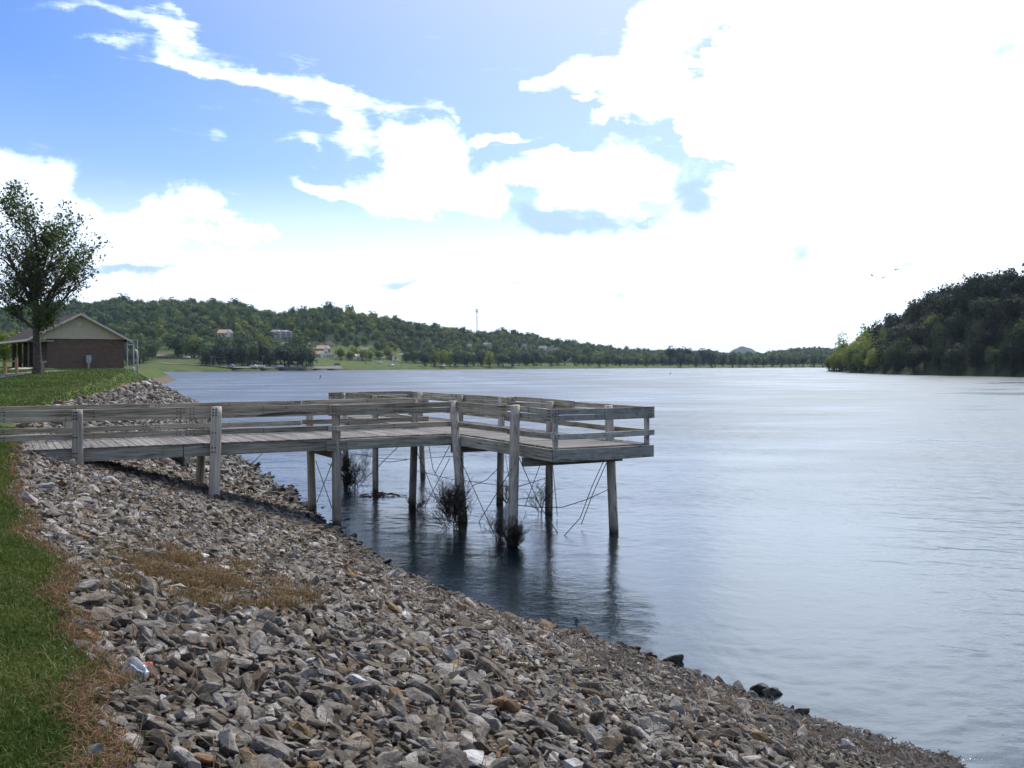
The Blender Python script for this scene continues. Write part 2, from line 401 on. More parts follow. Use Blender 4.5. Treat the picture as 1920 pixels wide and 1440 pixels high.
leaf_mat('dark_foliage', (.010, .018, .009), (.020, .034, .014), (.034, .052, .020), .2)
leaf_mat('grass_blade', (.030, .055, .010), (.075, .115, .022), (.17, .18, .055), .3, 0)
leaf_mat('dry_grass_blade', (.10, .055, .028), (.21, .125, .068), (.36, .25, .15), .3, 0)
leaf_mat('weed_blade', (.06, .05, .018), (.16, .11, .05), (.27, .19, .10), .3, 0)
leaf_mat('reed_chips', (.09, .07, .05), (.20, .16, .125), (.38, .34, .28), .1, 0)
plain('bark', (.085, .068, .055), .95, .1, 0, .35, 5, .03)
plain('far_bark', (.06, .045, .035), .95, .1)

def water_mat():
    m, n, b = mat('lake_water', .04, .5)
    b.inputs['Base Color'].default_value = c4(.004, .009, .012); b.inputs['IOR'].default_value = 1.46; b.inputs['Specular Tint'].default_value = c4(.80, .91, 1.0)
    geo = n.add('ShaderNodeNewGeometry'); P = geo.outputs['Position']
    fine = n.noise(n.mapping(P, (1, 1.8, 1), rot=(0, 0, R(-10))), 7.5, 4, .6, .3)
    bumpnode(n, b, n.math('MULTIPLY', fine, .006), 1.0)
    at = n.add('ShaderNodeAttribute'); at.attribute_name = 'gloss'
    n.l.new(at.outputs['Fac'], b.inputs['Roughness'])
    return m
water_mat()

def brick_mat():
    m, n, b = mat('dark_brick', .9, .15)
    tcn = n.add('ShaderNodeTexCoord')
    br = n.add('ShaderNodeTexBrick'); v = n.mapping(tcn.outputs['Object'], (1, 1, 1), rot=(R(90), 0, 0)); n.l.new(v, br.inputs['Vector'])
    br.inputs['Scale'].default_value = 1.0; br.inputs['Brick Width'].default_value = .30; br.inputs['Row Height'].default_value = .11; br.inputs['Mortar Size'].default_value = .012
    br.inputs['Color1'].default_value = c4(.185, .108, .068); br.inputs['Color2'].default_value = c4(.11, .068, .045); br.inputs['Mortar'].default_value = c4(.22, .16, .14)
    n.l.new(br.outputs[0], b.inputs['Base Color']); return m
brick_mat()
def siding_mat():
    m, n, b = mat('tan_siding', .8, .2)
    tcn = n.add('ShaderNodeTexCoord'); f = n.noise(tcn.outputs['Object'], 3, 4)
    n.l.new(n.mix(f, c4(.56, .46, .31), c4(.64, .53, .37)), b.inputs['Base Color']); return m
siding_mat()
plain('roof_shingle', (.045, .038, .036), .9, .1, 0, .3, 8)
plain('cream_trim', (.66, .58, .45), .7)
plain('concrete', (.33, .31, .28), .9, .1)
plain('far_white', (.72, .70, .66), .7, .2, 0, .05)
plain('far_cream', (.50, .42, .32), .8, .2, 0, .08)
plain('far_brick', (.24, .12, .09), .9, .1)
plain('far_tan', (.36, .28, .20), .8, .1)
plain('far_roof_grey', (.19, .17, .17), .9, .1)
plain('far_roof_brown', (.22, .15, .12), .9, .1)
plain('far_roof_tan', (.33, .24, .17), .9, .1)
plain('window_glass', (.02, .025, .03), .15, .6)
plain('pole_wood', (.20, .17, .15), .9, .1)
plain('mast_steel', (.26, .22, .22), .6, .3, .2)
plain('mast_red', (.35, .07, .05), .6, .3)
plain('yellow_wood', (.30, .19, .09), .8, .2)
plain('grey_metal', (.36, .37, .36), .5, .4, .3)
plain('white_metal', (.52, .51, .49), .5, .4)
plain('asphalt', (.16, .155, .145), .95, .1)
plain('car_white', (.78, .78, .78), .3, .5)
plain('car_blue', (.12, .25, .42), .3, .5)
plain('car_dark', (.05, .05, .055), .3, .5)
plain('tyre', (.02, .02, .02), .9, .1)
plain('buoy_dark', (.03, .03, .03), .6)
plain('bird_black', (.015, .015, .015), .8)
plain('wrapper_red', (.30, .03, .025), .4, .5)
m_, n_, b_ = mat('bottle_plastic', .12, .5); b_.inputs['Base Color'].default_value = c4(.75, .80, .84); b_.inputs['Transmission Weight'].default_value = .8; b_.inputs['IOR'].default_value = 1.3
plain('cap_white', (.8, .8, .82), .4)

# ------------------------------------------------------------------ the lie of the land
def gp(px, py, z=0.0):
    """the place on a level plane at height z that shows at this pixel of the photograph"""
    d = F * (EYE - z) / (py - HOR); return ((px - 960) / F * d, d)

NEAR = [(40, -60), (22, -20), (12.5, 0), (9.2, 3.8), (6.4, 7.0), gp(1780, 1440), gp(1500, 1340), gp(1200, 1225), gp(960, 1160), gp(760, 1080), gp(640, 1002), gp(590, 967),
        gp(540, 932), gp(500, 902), gp(430, 855), gp(395, 797), gp(362, 753), (-38.5, 107), (-48, 114), (-60, 130), (-64, 150), (-66, 170), (-75.5, 205), (-87, 244), (-93, 256), (-100, 264), (-130, 280),
        (-260, 330), (-420, 350), (-1500, 500), (-6000, 800), (-6000, -4000), (300, -4000)]
FARS = [(-6000, 700), (-1500, 620), (-420, 540)] + [gp(300, 697), gp(500, 695.5), gp(700, 693.5), gp(900, 692), gp(1100, 691), gp(1300, 690), gp(1546, 689)] + [(620, 1250), (1200, 1500), (6000, 2500)]
FAR_P = np.array([x for x, y in FARS]); FAR_Y = np.array([y for x, y in FARS])
RIGHT = [(200, 560), (186, 550), gp(1546, 696), (163, 470), gp(1617, 700), gp(1709, 703.2), gp(1920, 707), (168, 240), (176, 180), (168, 110), (150, 40), (138, -60), (150, -400), (4000, -400), (4000, 600), (900, 700), (500, 620), (300, 560)]

def poly_sd(X, Y, poly):
    """signed distance, positive inside"""
    P = np.array(poly, float); Q = np.roll(P, -1, 0)
    best = np.full(X.shape, 1e18); inside = np.zeros(X.shape, bool)
    for (ax, ay), (bx, by) in zip(P, Q):
        dx, dy = bx - ax, by - ay
        tt = np.clip(((X - ax) * dx + (Y - ay) * dy) / (dx * dx + dy * dy), 0, 1)
        best = np.minimum(best, (X - ax - tt * dx) ** 2 + (Y - ay - tt * dy) ** 2)
        c = ((ay > Y) != (by > Y)) & (X < (bx - ax) * (Y - ay) / ((by - ay) if by != ay else 1e-9) + ax)
        inside ^= c
    d = np.sqrt(best); return np.where(inside, d, -d)

def sstep(x, a, b):
    q = np.clip((x - a) / (b - a), 0, 1); return q * q * (3 - 2 * q)

RIDGE = np.array([(-1500, 585), (-300, 580), (0, 576), (120, 566), (215, 558), (300, 563), (410, 560), (470, 572), (520, 585), (600, 575), (640, 577), (700, 590), (760, 600), (820, 610), (890, 621), (935, 618),
                  (1000, 625), (1060, 635), (1120, 643), (1200, 654), (1270, 652), (1300, 656), (1330, 653), (1359, 659), (1432, 660), (1456, 654), (1513, 648), (1560, 650), (1700, 650), (2500, 640)], float)
HILLCAP = np.array([(1300, .8), (1546, .8), (1605, 2), (1627, 6), (1652, 16.5), (1700, 20.4), (1778, 28), (1850, 28.5), (1920, 27.5), (2200, 29), (4000, 32)], float)

def crest_h(Y):      # height of the top of the near bank along its length
    return np.interp(Y, [0, 20, 28, 42, 55, 70, 84, 90, 98, 110, 130, 170, 240, 262], [2.38, 2.3, 2.25, 2.35, 2.7, 3.15, 3.6, 3.3, 2.2, 1.3, 1.5, 3.3, 2.8, 1.2])
def crest_w(Y):      # width of the stone slope
    return np.interp(Y, [0, 6, 20, 30, 42, 55, 70, 84, 100, 112, 170, 240, 262], [8.4, 8.1, 7.2, 7.6, 8.0, 7.6, 6.6, 5.8, 5.4, 5, 4.5, 4.5, 6])

def edge_w(Y):       # distance from the water at which the grass begins
    return np.interp(Y, [0, 4, 5.4, 7.5, 11.4, 14.7, 18, 30, 42, 55, 70, 84, 98, 112, 170, 262], [8.35, 8.25, 8.0, 7.7, 6.9, 6.65, 6.8, 7.5, 7.4, 6.3, 5.2, 4.0, 2.6, 2.4, 1.8, 1.8])

def terrain(X, Y):
    X = np.asarray(X, float); Y = np.asarray(Y, float); shp = X.shape; X = X.ravel(); Y = Y.ravel()
    s = poly_sd(X, Y, NEAR)
    ch = crest_h(Y); cw = crest_w(Y)
    tt = np.clip(s / cw, 0, 1)
    z = np.where(s > 0, ch * (tt * 1.06 - .06 * tt ** 3), np.maximum(s * .35, -2.0))
    up = np.clip(s - cw, 0, None)
    near_flat = np.where(Y < 40, np.minimum(up * .10, 1.0), np.minimum(up * .02, .12))
    z = np.where(s > cw, ch + near_flat, z)
    z = np.where((Y > 80) & (Y < 140) & (s > 6.6), np.maximum(z, 3.72 * sstep(s, 6.5, 12.0)), z)
    # far land and the hills
    px = 960 + F * X / np.maximum(Y, 1.0)
    ys = np.interp(X, FAR_P, FAR_Y); sf = (Y - ys) * .93
    dr = np.maximum(Y * 0 + 1, 1) * 0 + ys + 470
    dr = np.maximum(dr, 1.0)
    zr = EYE + (HOR - np.interp(px, RIDGE[:, 0], RIDGE[:, 1])) / F * dr - 11.0
    tf = np.clip((Y - ys) / 470, 0, None)
    prof = np.where(tf < 1, np.interp(tf, [0, .03, .12, .3, .5, .75, 1.0], [0, .02, .045, .16, .40, .78, 1.0]), np.maximum(1 - (tf - 1) * .35, .15))
    zf = np.where(sf > 0, np.minimum(sf * .12, 1.2) + zr * prof, -2 + 0 * sf)
    far_hill = 84 * np.exp(-(((X - 1080) / 70) ** 2 + ((Y - 4400) / 300) ** 2)) 
    zf = np.where(Y > 400, zf + np.where(sf > 0, far_hill, 0), -2)
    # right hill
    sr = poly_sd(X, Y, RIGHT); cap = np.interp(np.where(Y > 1, px, 4000), HILLCAP[:, 0], HILLCAP[:, 1])
    zh = np.where(sr > 0, np.minimum(sr * .25, .8) + cap * sstep(sr, -3, 36), -2)
    out = np.maximum(np.maximum(z, zf), zh)
    return out.reshape(shp), s.reshape(shp), sf.reshape(shp), sr.reshape(shp)

def tz(x, y): return float(terrain(np.array([x]), np.array([y]))[0][0])

def place(px, py, dmin=5.0, dmax=2500.0):
    """where the ray of this pixel meets the land"""
    d = np.exp(np.linspace(math.log(dmin), math.log(dmax), 3000))
    zt = terrain((px - 960) / F * d, d)[0]; zray = EYE - (py - HOR) / F * d
    hit = np.nonzero(zt >= zray)[0]
    i = hit[0] if len(hit) else len(d) - 1
    return (px - 960) / F * d[i], d[i], zt[i]

# one sheet of ground to the horizon
ang = np.concatenate([np.linspace(-math.pi, R(-36), 60, endpoint=False), np.linspace(R(-36), R(36), 400, endpoint=False), np.linspace(R(36), math.pi, 60, endpoint=False)])
rad = np.concatenate([[.05], np.exp(np.linspace(math.log(1.2), math.log(9000), 430))])
A, D = np.meshgrid(ang, rad); GX = D * np.sin(A); GY = D * np.cos(A)
GZ, GS, GF, GR_ = terrain(GX, GY)
na, nr = len(ang), len(rad)
cw_ = edge_w(GY)
GZ = np.where((GS > -1) & (GS < cw_) & (GY < 112) & (GY > 0), GZ - .10, GZ)
i = np.arange(nr - 1)[:, None] * na; j = np.arange(na)[None, :]; jn = (j + 1) % na
quads = np.stack([i + j, i + jn, i + na + jn, i + na + j], -1).reshape(-1, 4)
pxg = 960 + F * GX / np.maximum(GY, 1); pyg = HOR + F * (EYE - GZ) / np.maximum(GY, 1)
cov = np.zeros((nr, na, 4)); cov[..., 3] = 1
grass = (GS > cw_ - .1)
farlow = (GF > 0) & (GF < 110) & (GY > 300)
cov[..., 0] = np.where(grass | farlow, 1, .1)
cov[..., 0] = np.where((GF > 0) & (pyg > 648) & (pxg < 780) & (pxg > 230) & (GF > 0), .85, cov[..., 0])
cov[..., 1] = np.where(grass & (GS < cw_ + .35), .6, 0) + np.where((GF > 0) & (GF < 6) & (GY > 300), .25, 0)
cov[..., 1] = np.where((GS > cw_ - .5) & (GY > 120) & (GY < 300), .15, cov[..., 1])  # sunlit grass on the point: sunlight painted in as yellowish dry cover
cov[..., 2] = np.where((GS < cw_ - .1) & (GS > -50), 1, 0) * (GY < 300)
cov[..., 2] = np.where((GF > 0) | (GR_ > 0), 0, cov[..., 2])
me = mesh_np('ground', np.stack([GX, GY, GZ], -1).reshape(-1, 3), quads, np.full(len(quads), 4), MAT['ground_cover'], {'cover': cov.reshape(-1, 4)}, smooth=True)
ground = link('ground', me); tag(ground, 'grassy lake shore and wooded hills round the water', kind='structure')

# water: one sheet with real wavelets; waves too short for the mesh spacing pass into the gloss
wa = np.concatenate([np.linspace(-math.pi, R(-36), 40, endpoint=False), np.linspace(R(-36), R(36), 470, endpoint=False), np.linspace(R(36), math.pi, 40, endpoint=False)])
wr = [.5, 3.0, 6.0]
while wr[-1] < 9000:
    d_ = wr[-1]; wr.append(d_ + max(.052, d_ * .0026 if d_ < 60 else (d_ * .0028 * (d_ / 60) ** 1.2 if d_ < 700 else d_ * .2)))
wr = np.array(wr); A, D = np.meshgrid(wa, wr); WX = D * np.sin(A); WY = D * np.cos(A)
dsp = np.maximum(np.gradient(wr)[:, None], D * np.gradient(wa)[None, :])
gq = np.random.default_rng(3)
def field2(lam, n, seed, stretch=1.0):       # smooth random field, about -1..1
    q = np.random.default_rng(seed); out = 0
    for _ in range(n):
        th_ = q.uniform(0, 6.283); kk_ = 6.283 / (lam * q.uniform(.6, 1.7)); out = out + np.sin((WX * math.cos(th_) + WY * math.sin(th_) * stretch) * kk_ + q.uniform(0, 6.283))
    return out / math.sqrt(n / 2) / 1.6
gust = np.clip(1 + .38 * field2(38, 9, 1, 2.0) + .25 * field2(9, 9, 2, 2.2), .35, 1.9)
dp = ((WX + 1) / 11) ** 2 + ((WY - 21) / 17) ** 2
calm = 1 - .76 * np.exp(-dp)
ruff = 1 + 0.5 * np.exp(-((WX - 22) / 8) ** 2 - ((WY - 42) / 3.5) ** 2)
open_ = np.interp(D, [8, 60, 300], [.85, 1.1, 1.25])
amp = gust * calm * ruff * open_
WZ = np.zeros_like(WX); lost = np.zeros_like(WX); NWV = 70
for q_ in range(NWV):
    lam = .19 * (2.4 / .19) ** ((q_ + gq.random()) / NWV); th_ = R(100) + gq.normal(0, .62); sl = .088 * math.sqrt(2.0 / NWV) * (1.3 if lam < .7 else .7)
    k_ = 6.283 / lam; wgt = sstep(lam / dsp, 2.2, 4.5)
    ph = (WX * math.cos(th_) + WY * math.sin(th_)) * k_ + gq.uniform(0, 6.283)
    sn = np.sin(ph); WZ += wgt * sl / k_ * (sn - .25 * np.cos(2 * ph)); lost += (1 - wgt ** 2) * sl * sl / 2
WZ *= amp; sig = np.sqrt(lost) * amp
WZ[:2] = -.3
rgh = np.clip(np.sqrt(np.maximum(1.2 * sig, 0)), .02, .42)
na_, nr_ = len(wa), len(wr)
i = np.arange(nr_ - 1)[:, None] * na_; j = np.arange(na_)[None, :]; jn = (j + 1) % na_
quads = np.stack([i + j, i + jn, i + na_ + jn, i + na_ + j], -1).reshape(-1, 4)[:, ::-1]
print('water quads', len(quads))
me = mesh_np('water', np.stack([WX, WY, WZ], -1).reshape(-1, 3), quads, np.full(len(quads), 4), MAT['lake_water'], {'gloss': rgh.ravel()}, smooth=True)
water = link('water', me); tag(water, 'rippled blue grey lake water reflecting the clouds', kind='structure')

# ------------------------------------------------------------------ stone bank
# fine sheet of gravel under the stones, in a grid that follows the land near the camera
us = np.arange(-9.5, 9.0, .16); vs_ = np.concatenate([np.arange(2.0, 45, .16), np.arange(45, 112, .6)])
# coordinates along the shoreline: for every distance Y take the shore x, step inland
shore = np.array(NEAR[:18]); SY = shore[:, 1]; SX = shore[:, 0]
def shore_frame(q):          # q = arc length parameter from the point nearest the camera
    P = shore; seg = np.hypot(np.diff(P[:, 0]), np.diff(P[:, 1])); L = np.concatenate([[0], np.cumsum(seg)])
    x = np.interp(q, L, P[:, 0]); y = np.interp(q, L, P[:, 1])
    x1 = np.interp(q + 1.5, L, P[:, 0]); y1 = np.interp(q + 1.5, L, P[:, 1]); x0 = np.interp(q - 1.5, L, P[:, 0]); y0 = np.interp(q - 1.5, L, P[:, 1])
    tx, ty = x1 - x0, y1 - y0; l = np.hypot(tx, ty); return x, y, -ty / l, tx / l, L[-1]    # inland normal is to the left of travel
Ltot = shore_frame(np.array([0.]))[4]
q0 = np.hypot(40 - 22, 40) + np.hypot(22 - 12.5, 20)
qs = np.concatenate([np.arange(q0, q0 + 50, .22), np.arange(q0 + 50, Ltot - .5, .8)]); ss = np.arange(-1.6, 8.6, .2)
Q, S = np.meshgrid(qs, ss); bx, by, nx, ny, _ = shore_frame(Q)
BX = bx + nx * S; BY = by + ny * S; BZ, BS, _, _ = terrain(BX, BY)
BZ = BZ + .02 * np.sin(BX * 3.1 + 1) * np.cos(BY * 2.7) - .03
BZ = np.where(BS > edge_w(BY) - .05, BZ - .12, BZ)
nq, nsr = len(qs), len(ss)
i = np.arange(nsr - 1)[:, None] * nq; j = np.arange(nq - 1)[None, :]
quads = np.stack([i + j, i + nq + j, i + nq + j + 1, i + j + 1], -1).reshape(-1, 4)
cv = np.zeros((nsr, nq, 4)); cv[..., 2] = 1; cv[..., 3] = 1
bpx = 960 + F * BX / BY; bpy_ = HOR + F * (EYE - BZ) / BY
dryp = np.exp(-(((bpx - 360) / 170) ** 2 + ((bpy_ - 1085 - (bpx - 360) * .14) / 42) ** 2)) + .9 * np.exp(-(((bpx - 520) / 90) ** 2 + ((bpy_ - 1120) / 26) ** 2))
cv[..., 1] = np.clip(dryp * 1.1, 0, .75); cv[..., 2] = np.where(dryp > .5, .25, 1)
me = mesh_np('riprap_bank', np.stack([BX, BY, BZ], -1).reshape(-1, 3), quads, np.full(len(quads), 4), MAT['ground_cover'], {'cover': cv.reshape(-1, 4)}, smooth=True)
bank = link('riprap_bank', me); tag(bank, 'sloping bank of broken limestone running down to the water', kind='structure')

def rock_proto(rough, seed, flat=.55):
    r = random.Random(seed); bm = bmesh.new()
    ax = (1.0, r.uniform(.55, .85), r.uniform(flat * .7, flat * 1.1))
    for _ in range(15 if rough else 11):
        while True:
            p = Vector((r.uniform(-1, 1), r.uniform(-1, 1), r.uniform(-1, 1)))
            if max(abs(p.x), abs(p.y), abs(p.z)) > .80 and p.length < 1.42: break
        bm.verts.new((p.x * ax[0] * .5, p.y * ax[1] * .5, p.z * ax[2] * .5))
    g = bmesh.ops.convex_hull(bm, input=bm.verts)
    bmesh.ops.delete(bm, geom=[v for v in bm.verts if not v.link_faces], context='VERTS')
    if rough:
        bmesh.ops.subdivide_edges(bm, edges=bm.edges[:], cuts=1, use_grid_fill=True)
        bmesh.ops.smooth_vert(bm, verts=bm.verts, factor=.28, use_axis_x=True, use_axis_y=True, use_axis_z=True)
        for v in bm.verts:
            nv = mnoise.noise_vector(v.co * 4.0 + Vector((seed * 3.1, 0, 0))); v.co += nv * .07 + mnoise.noise_vector(v.co * 11.0) * .018
    bmesh.ops.triangulate(bm, faces=bm.faces[:]); bmesh.ops.recalc_face_normals(bm, faces=bm.faces[:])
    bm.verts.index_update()
    V = np.array([v.co[:] for v in bm.verts]); Fc = np.array([[v.index for v in f.verts] for f in bm.faces]); bm.free()
    return V, Fc
ROCKA = [rock_proto(True, k, .62) for k in range(26)]
ROCKB = [rock_proto(False, 100 + k, .62) for k in range(20)]

def rot_mats(rz, tx, ty):
    cz, sz = np.cos(rz), np.sin(rz); cx, sx = np.cos(tx), np.sin(tx); cy, sy = np.cos(ty), np.sin(ty)
    o = np.ones_like(rz); z = np.zeros_like(rz)
    Rz = np.stack([cz, -sz, z, sz, cz, z, z, z, o], -1).reshape(-1, 3, 3)
    Rx = np.stack([o, z, z, z, cx, -sx, z, sx, cx], -1).reshape(-1, 3, 3)
    Ry = np.stack([cy, z, sy, z, o, z, -sy, z, cy], -1).reshape(-1, 3, 3)
    return Rx @ Ry @ Rz

def merge(protos, pick, pos, Rm, scale, tint, extra=None):
    """numpy join of many transformed copies of triangle protos (V, F[, vtint])"""
    VV = []; FF = []; TT = []; EE = []; base = 0
    for k, pr in enumerate(protos):
        idx = np.nonzero(pick == k)[0]
        if not len(idx): continue
        V, Fc = pr[0], pr[1]
        P = np.einsum('nij,nvj->nvi', Rm[idx], V[None] * scale[idx][:, None, :]) + pos[idx][:, None, :]
        n = len(idx); VV.append(P.reshape(-1, 3))
        FF.append((Fc[None] + (np.arange(n) * len(V))[:, None, None] + base).reshape(-1, 3)); base += n * len(V)
        if len(pr) > 2: TT.append(np.clip(pr[2][None] * .55 + tint[idx][:, None] * .45, 0, 1).reshape(-1))
        else: TT.append(np.repeat(tint[idx], len(V)))
        if extra is not None: EE.append(np.repeat(extra[idx], len(V)))
    return np.concatenate(VV), np.concatenate(FF), np.concatenate(TT), (np.concatenate(EE) if extra is not None else None)

def in_view(x, y, z, m=60):
    px = 960 + F * x / np.maximum(y, .1); py = HOR + F * (EYE - z) / np.maximum(y, .1)
    return (y > .5) & (px > -m) & (px < 1920 + m) & (py < 1440 + m * 2)

def scatter(spacing, y0, y1, s0, s1, jit=.45):
    g = np.arange(-110 if y1 > 120 else -60, 12, spacing); h = np.arange(max(y0, 1), y1, spacing)
    X, Y = np.meshgrid(g, h); X = X.ravel() + rng.uniform(-jit, jit, X.size) * spacing; Y = Y.ravel() + rng.uniform(-jit, jit, Y.size) * spacing
    k = np.abs(X) < .62 * Y + 1.5; X = X[k]; Y = Y[k]
    z, s, _, _ = terrain(X, Y); cw = edge_w(Y)
    k = (s > s0) & (s < cw + s1) & in_view(X, Y, z); return X[k], Y[k], z[k], s[k]

def img(x, y, z): return 960 + F * x / y, HOR + F * (EYE - z) / y
def dry_mask(px, py): return np.exp(-(((px - 350) / 150) ** 2 + ((py - 1080 - (px - 350) * .16) / 34) ** 2)) + np.exp(-(((px - 520) / 80) ** 2 + ((py - 1122) / 20) ** 2))

# big stones
X, Y, Z, S = scatter(.110, 3.0, 27, -.55, -.03)
n = len(X); px, py = img(X, Y, Z)
size = .088 * np.exp(rng.normal(0, .38, n)); size = np.clip(size, .045, .22)
big = np.interp(py, [850, 1000, 1150, 1300, 1440], [1.02, .90, .92, .92, .86]) * np.interp(S / edge_w(Y), [0, .25, .6, 1], [1.05, .98, 1.05, 1.1]); size *= big
keep = rng.random(n) > dry_mask(px, py) * 1.5
white_zone = np.exp(-(((px - 590) / 60) ** 2 + ((py - 1082 - (px - 590) * .3) / 26) ** 2)); keep &= rng.random(n) > white_zone * .9
deb = np.exp(-(((py - (1195 + (px - 1150) * .42)) / 26) ** 2)) * (px > 1000) * (px < 1560); keep &= rng.random(n) > deb * .25
X, Y, Z, S, size = X[keep], Y[keep], Z[keep], S[keep], size[keep]; n = len(X)
order = np.argsort(-size / Y); X, Y, Z, S, size = X[order], Y[order], Z[order], S[order], size[order]
rz = R(-35) + rng.normal(0, .75, n); tx = rng.normal(0, .33, n) - .10; ty = rng.normal(0, .33, n) + .26
Rm = rot_mats(rz, tx, ty); scl = size[:, None] * np.stack([rng.uniform(1.05, 1.6, n), rng.uniform(.8, 1.15, n), rng.uniform(.7, 1.1, n)], 1) * 1.2
tint = rng.random(n); zoff = size * rng.uniform(-.10, .24, n)
pos = np.stack([X, Y, Z + zoff], 1); pick = rng.integers(0, len(ROCKA), n)
NI = 300
protoM = []
for V, Fc in ROCKA:
    protoM.append(mesh_np('stone', V, Fc, np.full(len(Fc), 3), MAT['limestone'], {'tint': np.zeros(len(V))}))
for k in range(min(NI, n)):
    o = link('stone', protoM[pick[k]], bank); M3 = Rm[k] @ np.diag(scl[k])
    o.matrix_basis = Matrix([list(M3[0]) + [pos[k][0]], list(M3[1]) + [pos[k][1]], list(M3[2]) + [pos[k][2]], [0, 0, 0, 1]])
r_ = slice(NI, n)
parts = [merge(ROCKA, pick[r_], pos[r_], Rm[r_], scl[r_], tint[r_])]
# smaller stones in the gaps, and the stones farther along the bank
def small(spacing, y0, y1, s0, s1, mean, sig, lift=.1, tintf=None, cond=None):
    X, Y, Z, S = scatter(spacing, y0, y1, s0, s1)
    px, py = img(X, Y, Z)
    if cond is not None:
        k = cond(px, py, rng.random(len(X))); X, Y, Z, S = X[k], Y[k], Z[k], S[k]
    n = len(X); sz = mean * np.exp(rng.normal(0, sig, n))
    Rm = rot_mats(rng.uniform(0, 6.28, n), rng.normal(0, .4, n), rng.normal(.15, .4, n))
    scl = sz[:, None] * np.stack([rng.uniform(1.1, 1.6, n), rng.uniform(.8, 1.1, n), rng.uniform(.7, 1.1, n)], 1)
    tn = rng.random(n) if tintf is None else tintf(n)
    return merge(ROCKB, rng.integers(0, len(ROCKB), n), np.stack([X, Y, Z + sz * lift], 1), Rm, scl, tn)
parts.append(small(.09, 3.0, 16, -.4, .1, .055, .4, .1, None, lambda a, b, u: u > dry_mask(a, b) * .8))
parts.append(small(.2, 16, 27, -.4, .2, .09, .35, .1))
parts.append(small(.23, 27, 60, -.7, .1, .19, .32, .25))
parts.append(small(.4, 60, 112, -.7, 0, .30, .32, .2))
parts.append(small(1.1, 112, 255, -1, -2.6, .45, .35, .2, lambda n: rng.uniform(.6, .95, n)))
Xs, Ys, Zs, Ss = scatter(.36, 8, 40, -.75, -5.6); kk = rng.random(len(Xs)) < .6; Xs, Ys, Zs = Xs[kk], Ys[kk], Zs[kk]; ns = len(Xs)
szs = np.clip(.17 * np.exp(rng.normal(0, .35, ns)), .08, .27); parts.append(merge(ROCKA, rng.integers(0, len(ROCKA), ns), np.stack([Xs, Ys, np.maximum(Zs, -.10) + szs * .12], 1), rot_mats(rng.uniform(0, 6.28, ns), rng.normal(0, .3, ns), rng.normal(.1, .3, ns)), szs[:, None] * np.stack([rng.uniform(1.2, 1.8, ns), rng.uniform(.8, 1.1, ns), rng.uniform(.7, 1, ns)], 1), rng.random(ns)))
parts.append(small(.1, 9, 18, 0, 0, .105, .3, .3, lambda n: rng.uniform(.938, .958, n), lambda a, b, u: u < 1.4 * np.exp(-(((a - 590) / 52) ** 2 + ((b - 1082 - (a - 590) * .3) / 20) ** 2)) * (1 if True else 0)))
parts.append(small(.045, 9, 16, 0, 0, .028, .3, .3, None, lambda a, b, u: u < .9 * np.exp(-(((a - 500) / 110) ** 2 + ((b - 1118) / 24) ** 2))))
base = 0; VV = []; FF = []; TT = []
for V, Fc, T, _ in parts:
    VV.append(V); FF.append(Fc + base); TT.append(T); base += len(V)
V = np.concatenate(VV); Fc = np.concatenate(FF); T = np.concatenate(TT)
o = link('small_stones', mesh_np('small_stones', V, Fc, np.full(len(Fc), 3), MAT['limestone'], {'tint': T}), bank); o['kind'] = 'stuff'

# two stones standing out of the water, away from the bank
for (a, b, s, lab) in ((1424, 1297, .30, 'dark wet rock standing in the water off the bank, the left one of two'), (1449, 1303, .25, 'dark wet rock standing in the water off the bank, the right one of two')):
    x, y = gp(a, b); o = link('rock', protoM[3 if s > .27 else 8], None, (x, y, .03), (.1, .2, .5)); o.scale = (s * 1.1, s * .9, s * 1.0); tag(o, lab, 'rock', 'rocks in the water')

# ------------------------------------------------------------------ grass
def blades(x, y, z, h, w, lean, tint, seg=2):
    """bent tapering blades: 3 points each side"""
    n = len(x); a = rng.uniform(0, 6.283, n); dx, dy = np.cos(a), np.sin(a); la = rng.uniform(0, 6.283, n); L = rng.uniform(.1, 1, n) * lean * h
    lx, ly = np.cos(la) * L, np.sin(la) * L
    p = np.stack([x, y, z], 1); wv = np.stack([dx, dy, dx * 0], 1) * (w / 2)[:, None]
    m = p + np.stack([lx * .35, ly * .35, h * .6], 1); tp = p + np.stack([lx, ly, h * np.clip(1 - .25 * lean, .3, 1)], 1)
    V = np.stack([p - wv, p + wv, m + wv * .7, m - wv * .7, tp], 1).reshape(-1, 3)
    b = np.arange(n)[:, None] * 5
    quad = (b + np.array([[0, 1, 2, 3]])); tri = b + np.array([[3, 2, 4]])
    idx = np.concatenate([quad, tri], 1).ravel(); sizes = np.tile([4, 3], n)
    return V, idx, sizes, np.repeat(tint, 5)

def grass_obj(name, x, y, z, h, w, lean, tint, matn, label, parent=None, cat='grass'):
    V, idx, sizes, tn = blades(x, y, z, h, w, lean, tint)
    o = link(name, mesh_np(name, V, idx, sizes, MAT[matn], {'tint': tn}, smooth=False), parent)
    tag(o, label, cat if parent is None else None, None, 'stuff'); return o

def field(n, x0, x1, y0, y1):
    return rng.uniform(x0, x1, n), np.exp(rng.uniform(math.log(y0), math.log(y1), n))
